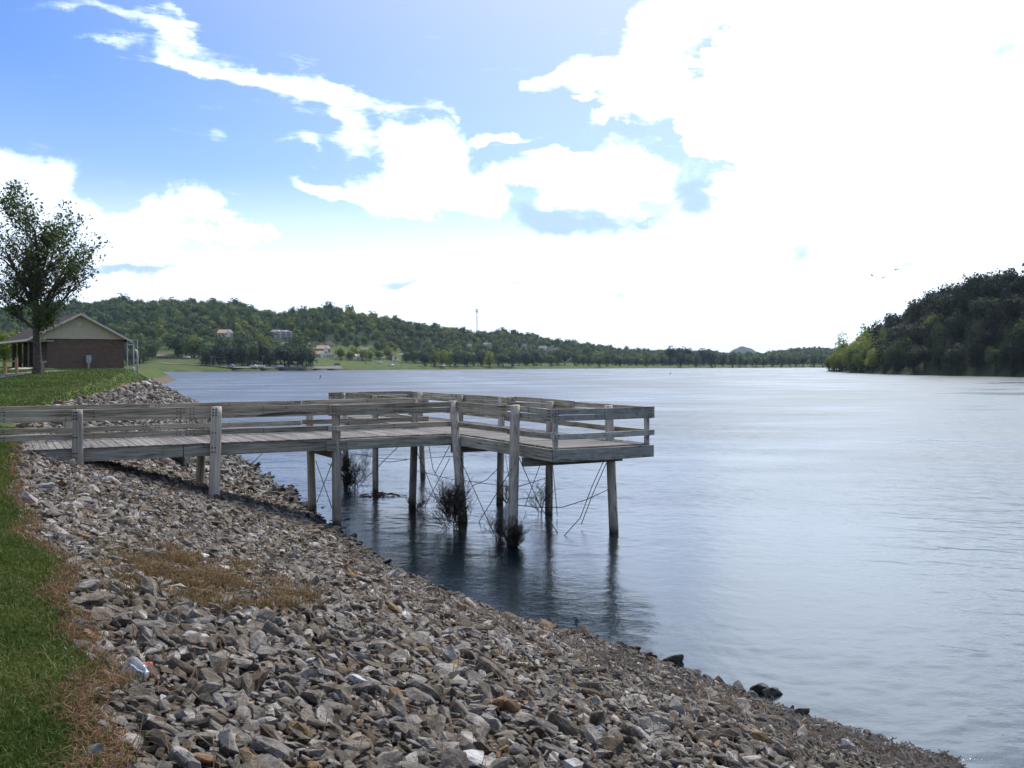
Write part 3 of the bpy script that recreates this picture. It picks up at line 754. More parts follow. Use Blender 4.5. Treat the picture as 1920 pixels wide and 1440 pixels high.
# near lawn
yy = 2.9 + 24 * rng.random(260000) ** 1.5; xx = -rng.uniform(.1, .60, 260000) * yy
z, s, _, _ = terrain(xx, yy); cw = edge_w(yy)
edge = cw + .04 + .07 * np.sin(yy * 1.9) + .05 * np.sin(yy * 5.3 + 1) + rng.normal(0, .10, len(xx))
k = (s > edge) & in_view(xx, yy, z, 40); gx, gy, gz = xx[k], yy[k], z[k]; n = len(gx)
pn = np.array([mnoise.noise((a * 1.3, b * 1.3, 0)) for a, b in zip(gx[::1], gy[::1])]) if n < 160000 else np.zeros(n)
grass_obj('lawn_grass', gx, gy, gz, rng.uniform(.035, .10, n), rng.uniform(.004, .008, n) * np.interp(gy, [3, 20], [1, 2.6]), .9, np.clip(.42 + .45 * pn + rng.normal(0, .17, n), 0, 1), 'grass_blade', 'short green mown grass on top of the bank')
# dead straw fringe where the lawn meets the stones
yy = 2.9 + 24 * rng.random(260000) ** 1.4; xx = -rng.uniform(.05, .60, 260000) * yy
z, s, _, _ = terrain(xx, yy); cw = edge_w(yy)
dd = s - (cw + .02 + .07 * np.sin(yy * 1.9) + .05 * np.sin(yy * 5.3 + 1))
k = (rng.random(len(xx)) < np.exp(-((dd + .03) / .08) ** 2)) & in_view(xx, yy, z, 40); gx, gy, gz = xx[k], yy[k], z[k]; n = len(gx)
grass_obj('dead_grass', gx, gy, gz + .01, rng.uniform(.03, .10, n), rng.uniform(.004, .008, n) * np.interp(gy, [3, 20], [1, 2.4]), 2.2, np.clip(rng.normal(.45, .22, n), 0, 1), 'dry_grass_blade', 'brown dead straw along the edge of the lawn')
# dry tussocks growing in the middle of the stones
N0 = 90000; a = rng.uniform(180, 600, N0); b = rng.uniform(1015, 1150, N0)
d0 = F * (EYE - 1.2) / (b - HOR)
for _ in range(4):
    zt = terrain((a - 960) / F * d0, d0)[0]; d0 = F * (EYE - zt) / (b - HOR)
gx = (a - 960) / F * d0; gy = d0; pk = dry_mask(a, b); cl = np.array([mnoise.noise((u * 2.1, v * 2.1, 3)) for u, v in zip(gx, gy)])
k = rng.random(N0) < np.clip(pk * (.35 + 1.3 * cl), 0, 1) * .8; gx, gy, zt, cl = gx[k], gy[k], zt[k], cl[k]; n = len(gx)
grass_obj('dry_tussock_grass', gx, gy, zt, rng.uniform(.04, .14, n) * (1 + cl), rng.uniform(.007, .014, n), 1.3, np.clip(rng.normal(.45, .25, n), 0, 1), 'weed_blade', 'patch of dry brown and green grass among the stones')
# wisps between the stones
X, Y, Z, S = scatter(.07, 3.2, 22, .4, .2); k = (rng.random(len(X)) < .10); X, Y, Z = X[k], Y[k], Z[k]; n = len(X)
grass_obj('straw_wisps', X, Y, Z + .05, rng.uniform(.05, .22, n), rng.uniform(.004, .007, n) * np.interp(Y, [4, 20], [1, 2.2]), 1.8, np.clip(rng.normal(.7, .25, n), 0, 1), 'dry_grass_blade', 'loose dead straw wisps lying between the stones')
# grass of the mound beyond the pier
yy = rng.uniform(30, 104, 90000); xx = -rng.uniform(.25, .60, 90000) * yy
z, s, _, _ = terrain(xx, yy); k = (s > edge_w(yy) + rng.normal(0, .25, len(xx))) & in_view(xx, yy, z, 20); gx, gy, gz = xx[k], yy[k], z[k]; n = len(gx)
pn = np.array([mnoise.noise((a * .22, b * .22, 0)) for a, b in zip(gx, gy)])
grass_obj('mound_grass', gx, gy, gz, rng.uniform(.05, .13, n), rng.uniform(.03, .06, n), .9, np.clip(.35 + .55 * pn + rng.normal(0, .15, n), 0, 1), 'grass_blade', 'green grass covering the mound below the brick building')

# driftwood twigs and reed debris at the water's edge (nobody could count it)
N0 = 3000; a = rng.uniform(0, 1, N0) ** .5 * 1150 + 650; lo = np.interp(a, [620, 760, 960, 1200, 1500, 1800], [1010, 1095, 1168, 1240, 1352, 1440]); wd = np.interp(a, [620, 1000, 1150, 1500, 1800], [4, 14, 34, 42, 26]); b = lo + 3 + np.abs(rng.normal(0, 1, N0)) * wd
d0 = F * (EYE - .2) / (b - HOR)
for _ in range(3):
    zt = np.maximum(terrain((a - 960) / F * d0, d0)[0], 0); d0 = F * (EYE - zt) / (b - HOR)
gx = (a - 960) / F * d0; gy = d0; n = len(gx)
th_ = rng.normal(R(118), .7, n); ln = rng.uniform(.03, .16, n) * np.exp(rng.normal(0, .3, n)); w_ = rng.uniform(.004, .010, n)
cx, sy_ = np.cos(th_) * ln / 2, np.sin(th_) * ln / 2; zz = zt + rng.uniform(.03, .12, n); tl = rng.normal(0, .02, n)
p0 = np.stack([gx - cx, gy - sy_, zz - tl], 1); p1 = np.stack([gx + cx, gy + sy_, zz + tl], 1); wv = np.stack([-np.sin(th_) * w_, np.cos(th_) * w_, 0 * w_], 1); up = np.stack([0 * w_, 0 * w_, w_ * 1.5], 1)
V = np.stack([p0 - wv, p0 + wv, p0 + up, p1 - wv, p1 + wv, p1 + up], 1).reshape(-1, 3); b0 = np.arange(n)[:, None] * 6
idx = np.concatenate([b0 + np.array([[0, 1, 4, 3]]), b0 + np.array([[1, 2, 5, 4]]), b0 + np.array([[2, 0, 3, 5]])], 1).ravel()
o = link('reed_debris', mesh_np('reed_debris', V, idx, np.full(n * 3, 4), MAT['reed_chips'], {'tint': np.repeat(np.clip(rng.normal(.4, .3, n), 0, 1), 6)})); tag(o, 'washed up reeds and bark chips along the waterline', 'debris', None, 'stuff')

# ------------------------------------------------------------------ fishing pier
TH = .503; C_, S_ = math.cos(TH), math.sin(TH); IX, IY = -1.574, 25.362
ZD, ZR = 2.237, 3.095; PW, PF, PB, WK = 2.58, 5.24, 7.0, 2.25
PIER = empty('fishing_pier', 'weathered grey wooden fishing pier on round piles with a T shaped end', 'pier', (IX, IY, 0), TH)
def P3(u, v, z): return Vector((IX + u * C_ - v * S_, IY + u * S_ + v * C_, z))
def to_uv(x, y): dx, dy = x - IX, y - IY; return dx * C_ + dy * S_, -dx * S_ + dy * C_

def board(name, p0, p1, th, ht, m, parent=PIER, edge=None):
    """plank whose local x runs from p0 to p1 (pier coordinates), th across, ht high"""
    p0 = Vector(p0); p1 = Vector(p1); d = p1 - p0; L = d.length
    segs = max(2, int(L / .8)); vs = []; fs = []
    r = random.Random(int(abs(p0.x * 91 + p0.y * 37 + p0.z * 53)) + int(L * 10)); bw = r.uniform(-.012, .012)
    ch = min(th, ht) * .10
    prof = [(-th / 2 + ch, -ht / 2), (th / 2 - ch, -ht / 2), (th / 2, -ht / 2 + ch), (th / 2, ht / 2 - ch), (th / 2 - ch, ht / 2), (-th / 2 + ch, ht / 2), (-th / 2, ht / 2 - ch), (-th / 2, -ht / 2 + ch)]
    for i in range(segs + 1):
        x = -L / 2 + L * i / segs; sag = bw * math.sin(math.pi * i / segs)
        for (a, b) in prof: vs.append((x, a + sag * .5 + r.uniform(-.001, .001), b + sag + r.uniform(-.0015, .0015)))
    for i in range(segs):
        for j in range(8): fs.append((i * 8 + j, (i + 1) * 8 + j, (i + 1) * 8 + (j + 1) % 8, i * 8 + (j + 1) % 8))
    fs.append(tuple(range(8))); fs.append(tuple(segs * 8 + j for j in range(7, -1, -1)))
    mb = MB(); mb.add(vs, fs); o = mb.build(name, MAT[m], parent)
    o.location = (p0 + p1) / 2; o.rotation_euler = (0, -math.asin(max(-1, min(1, d.z / L))), math.atan2(d.y, d.x)); return o

# decking: planks across the walkway and across the platform
def plank_mesh(L, w, k):
    mb = MB(); t_ = .038; c = .004
    prof = [(-w / 2, -t_), (w / 2, -t_), (w / 2, -c), (w / 2 - c, 0), (-w / 2 + c, 0), (-w / 2, -c)]
    vs = [(a, y, b) for y in (-L / 2, L / 2) for a, b in prof]
    fs = [(i, (i + 1) % 6, 6 + (i + 1) % 6, 6 + i) for i in range(6)] + [(5, 4, 3, 2, 1, 0), (6, 7, 8, 9, 10, 11)]
    mb.add(vs, fs); return mb.mesh('plank', MAT['deck_wood'])
UL = -10.85; step = .149
pm = plank_mesh(WK + .30, .141, 0); u = UL + .07; r = random.Random(4)
while u < -.02:
    o = link('plank', pm, PIER, (u, WK / 2 + r.uniform(-.012, .012), ZD + r.uniform(-.004, .004)), (r.uniform(-.001, .001), 0, r.uniform(-.003, .003))); u += step
pm2 = plank_mesh(PW, .141, 1); v = -PF + .07
while v < WK + PB:
    o = link('plank', pm2, PIER, (PW / 2 + r.uniform(-.01, .01) + .02, v, ZD + r.uniform(-.004, .004)), (0, 0, math.pi / 2 + r.uniform(-.003, .003))); v += step

# beams and fascia boards
zf = ZD - .038 - .135; H_ = .27
for (u0, u1, off) in ((UL + .55, -7.02, -.02), (-7.0, -3.40, -.02), (-3.38, -.06, -.10)):
    board('fascia_board', (u0, -.09 + off, zf), (u1, -.09 + off, zf), .05, H_, 'fascia_wood')
board('fascia_board', (-3.62, -.30, zf - .01), (-3.10, -.30, zf - .01), .05, .26, 'fascia_wood')
for (u0, u1) in ((UL + .55, -6.4), (-6.38, -2.5), (-2.48, -.06)): board('fascia_board', (u0, WK + .10, zf), (u1, WK + .10, zf), .05, H_, 'fascia_wood')
for (v0, v1) in ((-PF + .02, -2.6), (-2.58, -.14)): board('fascia_board', (-.03, v0, zf), (-.03, v1, zf), .05, H_, 'fascia_wood')
for (v0, v1) in ((WK + .14, 5.2), (5.22, WK + PB)): board('fascia_board', (-.03, v0, zf), (-.03, v1, zf), .05, H_, 'fascia_wood')
for (v0, v1) in ((-PF + .02, -1.6), (-1.58, 2.3), (2.32, 6.1), (6.12, WK + PB)): board('fascia_board', (PW + .05, v0, zf), (PW + .05, v1, zf), .05, H_, 'fascia_wood')
board('fascia_board', (-.05, -PF - .03, zf), (PW + .10, -PF - .03, zf), .05, H_ + .01, 'mossy_rail_wood'); board('fascia_board', (-.05, WK + PB + .03, zf), (PW + .1, WK + PB + .03, zf), .05, H_, 'fascia_wood')
for v in (.35, 1.1, 1.85): board('joist', (UL + .6, v, zf), (-.08, v, zf), .05, .24, 'fascia_wood')
for u in (.4, 1.05, 1.7, 2.3): board('joist', (u, -PF + .05, zf), (u, WK + PB - .05, zf), .05, .24, 'fascia_wood')
for u in (-6.95, -3.3): board('cross_beam', (u, -.25, zf - .24), (u, WK + .3, zf - .24), .09, .24, 'fascia_wood')
for v in (-4.0, -.1, 2.25, 5.2, 8.4): board('cross_beam', (-.12, v, zf - .24), (PW + .1, v, zf - .24), .09, .22, 'fascia_wood')

# round piles; each leans a little as in the photograph
def pile(px_foot, foot, top, r0, r1, bolts=None, matn='post_wood', cut=0.0):
    """foot and top are world points; built in pier coordinates"""
    f = Vector(foot); tp = Vector(top); mi = PIER_INV
    a = mi @ f; b = mi @ tp; mb = MB(); k = 14; n = 14; d = b - a
    rr = random.Random(px_foot); loc = a
    vs = []; fs = []
    for i in range(k + 1):
        q = i / k; c = d * q; rad_ = (r0 + (r1 - r0) * q) * (1 + rr.uniform(-.012, .012))
        if i == k: rad_ *= .93
        for j in range(n):
            an = 2 * math.pi * j / n
            groove = .03 * math.sin(an * 3 + px_foot) * math.sin(an * 5 + px_foot * .3)
            vs.append((c.x + math.cos(an) * rad_ * (1 + groove), c.y + math.sin(an) * rad_ * (1 + groove), c.z + (cut * math.cos(an) if i == k else 0)))
    for i in range(k):
        for j in range(n): fs.append((i * n + j, i * n + (j + 1) % n, (i + 1) * n + (j + 1) % n, (i + 1) * n + j))
    fs.append(tuple(k * n + j for j in range(n))); mb.add(vs, fs)
    o = mb.build('pile', MAT[matn], PIER, loc, smooth=True)
    if bolts:
        bb = MB()
        for (q, sx) in bolts:
            c = d * q; rad_ = (r0 + (r1 - r0) * q)
            an = -math.pi / 2 - TH + sx; p = Vector((c.x + math.cos(an) * rad_, c.y + math.sin(an) * rad_, c.z))
            dr = Vector((math.cos(an), math.sin(an), 0)); bb.tube([p - dr * .012, p + dr * .018], [.021, .017], 6)
        bb.build('bolts', MAT['bolt_iron'], o)['kind'] = 'stuff'
    return o
PIER_INV = Matrix.Rotation(-TH, 4, 'Z') @ Matrix.Translation((-IX, -IY, 0))
def onp(px, u=None, v=None, z=0.0):
    """world point on the vertical plane u=const or v=const that shows in column px"""
    k = (px - 960) / F
    if v is not None:   # X = IX+u c - v s ; Y = IY + u s + v c ; X = k Y
        uu = (k * (IY + v * C_) - (IX - v * S_)) / (C_ - k * S_); return P3(uu, v, z)
    vv = (k * (IY + u * S_) - (IX + u * C_)) / (-S_ - k * C_); return P3(u, vv, z)
bt4 = [(.90, -.25), (.90, .25), (.955, -.3), (.955, .3), (.93, .05)]
def bset(z0, z1, zs):
    return [((z - z0) / (z1 - z0), s) for z in zs for s in (-.28, .24)]
BZS = (ZR - .06, ZR - .13, ZR - .2, ZD + .25, ZD - .10, ZD - .2)
# near side of the walkway
for (ptop, pfoot, v, zf_, r0) in ((145.5, 145.5, -.27, 1.25, .118), (406, 401, -.27, .55, .135), (630, 632, -.22, -.6, .118)):
    top = onp(ptop, v=v, z=ZR + (.0 if ptop < 600 else -.02)); ft = onp(pfoot, v=v, z=zf_)
    o = pile(int(ptop), ft, top, r0, r0 * .93, bset(zf_, ZR, BZS) if ptop < 600 else None)
# far side of the walkway
for (ptop, pfoot, zf_) in ((127, 130, 1.2), (382, 373, .5), (580, 587, -.6)):
    top = onp(ptop, v=WK + .26, z=ZR - .02); ft = onp(pfoot, v=WK + .26, z=zf_); pile(int(ptop), ft, top, .118, .105)
# inner side of the platform
def wl(px, py): x, y = gp(px, py); return Vector((x, y, 0))
def leaning(px_w, py_w, top, r0, r1, cut=0.0, bolts=None):
    w = wl(px_w, py_w); d = (top - w) / top.z; ft = w - d * 1.2; return pile(px_w, ft, top, r0, r1, bolts, cut=cut)
leaning(961, 1018, onp(966, u=-.19, z=ZR + .04), .118, .112, .01)
leaning(868, 978, onp(850.5, u=-.06, z=ZR + .03).lerp(P3(-.15, -.22, ZR + .03), .5), .135, .110, -.01)
leaning(773, 949, P3(-.10, WK + .15, ZR - .03), .108, .10)
leaning(704, 926, onp(703.5, u=-.10, z=ZR - .02), .100, .098)
leaning(649, 905, onp(646, u=-.10, z=ZR - .02), .105, .10)
# outer side
leaning(1151, 997, onp(1141, u=PW - .13, z=ZR - .02), .122, .105)
leaning(1029, 963, onp(1031.5, u=PW - .10, z=ZR - .02), .108, .098)
leaning(937, 942, onp(941, u=PW - .10, z=ZR + .03), .108, .10)
leaning(864, 917, onp(863, u=PW - .10, z=ZR - .02), .105, .095)
leaning(793, 896, onp(787, u=PW - .10, z=ZR - .02), .10, .09)
# square posts at the ends
for (u, v) in ((.06, -PF + .07), (PW - .02, -PF + .07), (.06, WK + PB - .07), (PW - .02, WK + PB - .07)):
    board('post', (u, v, ZD - .30), (u, v, ZR - .06), .10, .10, 'mossy_rail_wood' if v < 0 else 'rail_wood').rotation_euler = (0, -math.pi / 2, 0)
for v in (-.09, WK + .1):
    board('post', (UL, v, 1.9), (UL, v, ZR), .09, .09, 'fascia_wood').rotation_euler = (0, -math.pi / 2, 0)

# rails: a pair of boards at the top and one at knee height
def rails(a, b, m='rail_wood', n_=None, over=0.0, top=0.0):
    a = Vector(a + (0,)); b = Vector(b + (0,)); Ls = (b - a).length
    rr = random.Random(int(a.x * 13 + a.y * 7 + b.x * 3))
    for (z, h) in ((ZR - .068 + top, .130), (ZR - .207 + top, .132), (ZD + .255, .130)):
        j = rr.uniform(-.012, .012); bo = board('rail_board', (a.x, a.y, z + j), (b.x, b.y, z - j * .5), .040, h, m)
        bb = MB(); sg = -1 if b.x > a.x + .5 or b.y < a.y else 1
        for e_ in (-Ls / 2 + .10, -Ls / 2 + .18, 0, Ls / 2 - .18, Ls / 2 - .10):
            for dz in (-.03, .035): bb.tube([(e_, sg * .018, dz), (e_, sg * .030, dz)], [.015, .012], 6)
        bb.build('bolts', MAT['bolt_iron'], bo)['kind'] = 'stuff'
rails((UL - .02, -.12), (-6.98, -.12)); rails((-6.96, -.12), (-3.36, -.12)); rails((-3.60, -.365), (-.10, -.20), top=-.01)
rails((UL - .02, WK + .12), (-7.4, WK + .12)); rails((-7.37, WK + .12), (-3.5, WK + .12)); rails((-3.47, WK + .12), (.30, WK + .12), top=.01)
rails((-.045, -.22), (-.045, -3.1)); rails((-.045, -3.12), (-.045, -PF + .02), 'fascia_wood')
rails((-.045, WK + .2), (-.045, 5.3)); rails((-.045, 5.32), (-.045, WK + PB + .35))
rails((-.12, -PF - .035), (PW + .12, -PF - .035), 'mossy_rail_wood', top=.012)
rails((-.5, WK + PB + .06), (PW + .1, WK + PB + .06), 'rail_wood')
for (v0, v1, tp_) in ((WK + PB + .05, 5.5, .0), (5.47, 1.35, .01), (1.4, -1.9, .03), (-1.85, -PF - .0, 0)):
    rails((PW + .06, v0), (PW + .06, v1), 'rail_wood', top=tp_)
rails((PW - .22, 1.1), (PW - .22, 1.5), 'fascia_wood')
# cap blocks
board('block', (PW - .24, 1.22, ZR - .10), (PW - .24, 1.58, ZR - .10), .06, .24, 'rail_wood')

# steel cables bracing the piles: polylines seen in the photograph, hung between the rows of piles
def I3(px, py, d): return ((px - 960) / F * d, d, EYE - (py - HOR) / F * d)
CAB = [[(592, 864, 25.7), (625, 960, 23.6)], [(625, 862, 23.6), (594, 942, 25.7)],
       [(656, 849, 33), (716, 860, 30), (765, 861, 27.5), (843, 856, 25.3), (872, 856, 30)], [(711, 864, 30), (730, 866.5, 29), (763, 862, 27.3)], [(745, 839, 27.5), (678, 905, 32)],
       [(804, 836, 26), (812, 880, 28), (827, 905, 30)], [(782, 848, 27.1), (800, 890, 26.5), (822, 945, 25.4)], [(843, 836, 25.3), (814, 891, 30)], [(843, 860, 25.2), (797, 949, 27)],
       [(780, 882, 33.5), (843, 898, 31), (938, 910, 27.8), (959, 914, 21.6)], [(865, 865, 25.1), (926, 1000, 22.6)], [(959, 880, 21.6), (933, 922, 23), (891, 990, 24.7)], [(935, 877, 27.8), (912, 900, 28.4), (883, 912, 29)],
       [(947, 851, 27.8), (956, 905, 26.8)], [(883, 924, 30), (912, 937, 28.5), (938, 943, 27.7)], [(973, 858, 21.5), (1012, 948, 23.8), (1051, 1008, 22.6)],
       [(1016, 863, 25.8), (984, 950, 26.5)], [(973, 912, 21.6), (1024, 896, 25.7)], [(971, 947, 21.6), (1003, 951, 23), (1055, 951, 23), (1102, 936, 23), (1142, 917, 23)],
       [(1036, 865, 25.7), (1045, 968, 25)], [(1135, 858, 23), (1110, 912, 22.8), (1088, 971, 22.6), (1055, 1008, 22.4)], [(1137, 868, 23), (1112, 925, 23.4), (1090, 983, 23.6)], [(971, 936, 21.6), (1002, 933, 23), (1022, 905, 25.7)]]
for c in CAB:
    pts = [PIER_INV @ Vector(I3(*p)) for p in c]
    mb = MB(); mb.tube(pts, .0105, 5); mb.build('brace_cable', MAT['cable_steel'], PIER, smooth=True)

# ------------------------------------------------------------------ brush sunk round the piles
def twig_tree(mb, p, d, L, r, depth, rr, droop=0.0):
    pts = [p]; dd = d.normalized(); q = p.copy()
    for i in range(3):
        dd = (dd + Vector((rr.uniform(-.3, .3), rr.uniform(-.3, .3), rr.uniform(-.25, .3) - droop))).normalized(); q = q + dd * L / 3; pts.append(q.copy())
    mb.tube(pts, [r, r * .85, r * .7, r * .45], 3, cap=False)
    if depth > 0:
        for i in range(1, 4):
            for _ in range(rr.choice((1, 2, 2))):
                nd = (dd + Vector((rr.uniform(-1.1, 1.1), rr.uniform(-1.1, 1.1), rr.uniform(-.3, .9)))).normalized()
                twig_tree(mb, pts[i], nd, L * rr.uniform(.45, .7), r * .6, depth - 1, rr, droop)
def brush(px, py, wd, ht, n, seed, label):
    x, y = gp(px, py); rr = random.Random(seed); mb = MB()
    for _ in range(n):
        a = rr.uniform(0, 6.28); q = rr.uniform(0, wd * .35)
        if n < 14:
            p = Vector((math.cos(a) * q * .6, math.sin(a) * q * .6, -.1)); d = Vector((math.cos(a) * rr.uniform(.1, 1) * wd / ht, math.sin(a) * rr.uniform(.1, 1) * wd / ht, 1)); L0 = ht * rr.uniform(.5, .95)
        else:
            p = Vector((math.cos(a) * q, math.sin(a) * q, rr.uniform(-.15, ht * .62))); o_ = rr.uniform(.1, 1.1) * (1 - .6 * max(p.z, 0) / ht); d = Vector((math.cos(a) * o_, math.sin(a) * o_, rr.uniform(.3, 1))); L0 = wd * rr.uniform(.5, 1.0) + .12
        twig_tree(mb, p, d, L0, .010, 3 if n < 60 else 2, rr)
    o = mb.build('sunken_brush', MAT['twig_bark'], None, (x, y, 0)); tag(o, label, 'brush', 'brush tied round the piles'); return o
brush(848, 990, .44, 1.0, 80, 1, 'big dark bundle of brush round the inner corner pile')
brush(650, 915, .26, 1.15, 50, 2, 'tall dark brush round the leftmost far pile of the platform')
brush(668, 920, .42, 1.15, 6, 3, 'bare branchy sapling standing in water right of the leftmost far pile')
brush(962, 1024, .20, .30, 30, 4, 'low dark brush round the pile nearest the camera')
brush(1016, 965, .28, .75, 4, 5, 'small bare sapling in water left of the second outer pile')
brush(950, 945, .25, .55, 6, 6, 'small thin brush beside the middle outer pile')
brush(778, 955, .25, .4, 5, 7, 'thin twigs round the middle inner pile')
brush(937, 1010, .3, .5, 8, 8, 'low loose twigs left of the pile nearest the camera')
brush(1083, 1165, .08, .12, 2, 9, 'tiny twig standing in the dark water near the bank')
# floating debris at a pile
mb = MB(); rr = random.Random(5)
for _ in range(34):
    a = rr.uniform(0, 3.14); L = rr.uniform(.1, .45); c = Vector((rr.gauss(0, .28), rr.gauss(0, .22), rr.uniform(.0, .05))); d = Vector((math.cos(a), math.sin(a), rr.uniform(-.1, .15))) * L / 2
    mb.tube([c - d, c + d], [.014, .01], 4)
x, y = gp(712, 929); tag(mb.build('floating_debris', MAT['dark_driftwood'], None, (x, y, 0)), 'raft of dark floating sticks round a far pile', 'debris')

# driftwood sticks
def stick(pts, r, m, label, name='driftwood'):
    w = []
    for (px, py, z) in pts:
        d = F * (EYE - z) / (py - HOR); w.append(Vector(((px - 960) / F * d, d, z)))
    c = w[0].copy(); mb = MB(); k = len(w); mb.tube([p - c for p in w], [r * (1 - .45 * i / (k - 1)) for i in range(k)], 6)
    o = mb.build(name, MAT[m], None, c, smooth=True); tag(o, label, 'driftwood', 'driftwood along the waterline')
stick([(462, 878, 0), (478, 864, .28), (496, 846, .62)], .022, 'dark_driftwood', 'dead branch leaning out of the water below the walkway')
stick([(444, 867, .06), (472, 862, .08)], .02, 'dark_driftwood', 'thin pale stick lying in shallow water below the walkway')
stick([(560, 943, .05), (580, 941, .12)], .025, 'dark_driftwood', 'short dark stick against the far pile on the shore')
stick([(875, 1125, .25), (892, 1140, .30), (903, 1158, .22)], .05, 'driftwood', 'thick bent driftwood log on the stones by the water')
stick([(905, 1160, .2), (935, 1172, .2), (960, 1182, .16)], .03, 'driftwood', 'long driftwood pole lying right of the bent log')
stick([(850, 1146, .35), (880, 1160, .3), (915, 1175, .3)], .018, 'driftwood', 'thin grey branch just uphill of the bent log')
stick([(1010, 1208, .3), (1040, 1230, .28), (1062, 1243, .25)], .018, 'driftwood', 'thin twig lying on pebbles near the middle of the waterline')
stick([(1340, 1277, .25), (1375, 1305, .2), (1400, 1322, .15)], .016, 'driftwood', 'slender stick on the stones left of the wet rocks')
stick([(1180, 1268, .35), (1260, 1296, .3), (1345, 1330, .3)], .014, 'driftwood', 'long thin branch lying along the debris line')
stick([(1380, 1340, .3), (1450, 1358, .25), (1530, 1390, .2)], .017, 'driftwood', 'long grey branch lying towards the right end of the bank')
stick([(1421, 1343, .3), (1423, 1358, .28), (1431, 1374, .25)], .013, 'driftwood', 'short curved twig standing out from the debris')
stick([(1610, 1405, .2), (1680, 1420, .15), (1745, 1436, .12)], .018, 'driftwood', 'pale stick at the far right end of the bank')
stick([(1777, 1440, .05), (1780, 1424, .22)], .02, 'dark_driftwood', 'dark stub of wood upright at the water in the bottom corner')
stick([(240, 1190, .05 + 1.75), (290, 1186, 1.8)], .018, 'dark_driftwood', 'dark flat stick lying on stones in the left foreground')
stick([(595, 1225, 1.1), (650, 1262, 1.05), (700, 1320, 1.05)], .008, 'driftwood', 'fine pale stem lying across the foreground stones')
stick([(500, 1268, 1.35), (560, 1300, 1.3), (640, 1312, 1.15)], .009, 'driftwood', 'fine curved stem low in the foreground stones')
stick([(905, 1305, .9), (935, 1312, 1.0), (938, 1296, 1.1)], .009, 'driftwood', 'small curled pale twig in the middle foreground')

# litter: a plastic bottle and a red wrapper
x, y, z = place(262, 1304, 2); b = empty('plastic_bottle', 'clear empty plastic bottle lying on a pale stone near the lawn', 'bottle', (x, y, z + .16), R(-35))
b.rotation_euler = (0, R(16), R(-38)); b.scale = (.72,) * 3
mb = MB(); prof = [(-.105, .0), (-.104, .03), (-.09, .034)] + [(-.085 + .017 * i, .034 if i % 2 else .031) for i in range(1, 8)] + [(.045, .033), (.07, .024), (.088, .013), (.1, .0125)]
mb.tube([(a, 0, 0) for a, r_0 in prof], [max(r_0, .001) for a, r_0 in prof], 16); mb.build('body', MAT['bottle_plastic'], b, smooth=True)
mb = MB(); mb.tube([(.098, 0, 0), (.118, 0, 0)], [.0155, .0155], 12); mb.build('cap', MAT['cap_white'], b)
x, y, z = place(273, 1281, 2); mb = MB()
rr = random.Random(3); g = [[(i * .014 - .03, j * .012 - .02, rr.uniform(0, .02)) for i in range(6)] for j in range(4)]
vs = [p for row in g for p in row]; mb.add(vs, [(j * 6 + i, j * 6 + i + 1, j * 6 + i + 7, j * 6 + i + 6) for j in range(3) for i in range(5)])
mb.add([(v[0], v[1], v[2] - .002) for v in vs], [(j * 6 + i, j * 6 + i + 6, j * 6 + i + 7, j * 6 + i + 1) for j in range(3) for i in range(5)])
tag(mb.build('crisp_packet', MAT['wrapper_red'], None, (x, y, z + .10), (.3, .2, .6)), 'crumpled red wrapper caught between stones behind the bottle', 'litter')

# ------------------------------------------------------------------ trees
def crown_proto(seed, nleaf, leaf, shape=(1, 1, 1), lobes=7, spread=.42, core=True, tri=True):
    """leafy crown about 1 unit across centred at z=.5; returns V, F, tint"""
    r = np.random.default_rng(seed)
    lc = r.normal(0, 1, (lobes, 3)); lc /= np.linalg.norm(lc, axis=1)[:, None]; lc *= r.uniform(.20, .36, (lobes, 1)); lc[0] = 0
    lr = r.uniform(.12, .23, lobes); lr[0] = .30
    k = r.choice(lobes, nleaf, p=(lr ** 2) / (lr ** 2).sum()); d = r.normal(0, 1, (nleaf, 3)); d /= np.linalg.norm(d, axis=1)[:, None]
    rad_ = lr[k] * (1 - np.abs(r.normal(0, .13, nleaf))) * (1 + .12 * np.sin(d[:, 0] * 9 + k) * np.sin(d[:, 1] * 8 + seed) + .12 * np.sin(d[:, 2] * 11 + k))
    c = lc[k] + d * rad_[:, None]; outw = c / np.maximum(np.linalg.norm(c, axis=1)[:, None], .05)
    nrm = outw * .8 + d * .6 + r.normal(0, .45, (nleaf, 3)); nrm[:, 2] += .25; nrm /= np.linalg.norm(nrm, axis=1)[:, None]
    a = np.cross(nrm, r.normal(0, 1, (nleaf, 3))); a /= np.linalg.norm(a, axis=1)[:, None]; b = np.cross(nrm, a)
    s = leaf * np.exp(r.normal(0, .35, nleaf))[:, None]
    V = np.stack([c - a * s, c + a * s * .9 + b * s * .5, c + b * s * 1.2 - a * s * .2], 1)
    tint = r.uniform(.15, .85, lobes)[k] * .6 + r.random(nleaf) * .4
    V = V.reshape(-1, 3) * np.array(shape); V[:, 2] += .5
    Fc = np.arange(nleaf * 3).reshape(-1, 3); T = np.repeat(tint, 3)
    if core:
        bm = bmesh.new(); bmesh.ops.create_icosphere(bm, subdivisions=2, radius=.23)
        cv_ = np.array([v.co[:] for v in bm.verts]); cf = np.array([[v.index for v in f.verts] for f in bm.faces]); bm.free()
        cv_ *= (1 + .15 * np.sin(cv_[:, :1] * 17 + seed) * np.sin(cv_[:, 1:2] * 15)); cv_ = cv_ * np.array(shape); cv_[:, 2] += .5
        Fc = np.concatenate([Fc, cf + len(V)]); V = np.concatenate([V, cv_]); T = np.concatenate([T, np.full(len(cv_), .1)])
    return V, Fc, T
SHAPES = [(1, 1, 1), (1.05, .95, .9), (.85, .9, 1.15), (1.1, 1.1, .85), (.8, .8, 1.2), (1, 1, 1.05)]
HI = [crown_proto(k, 1900, .030, SHAPES[k % 6], 14) for k in range(6)]
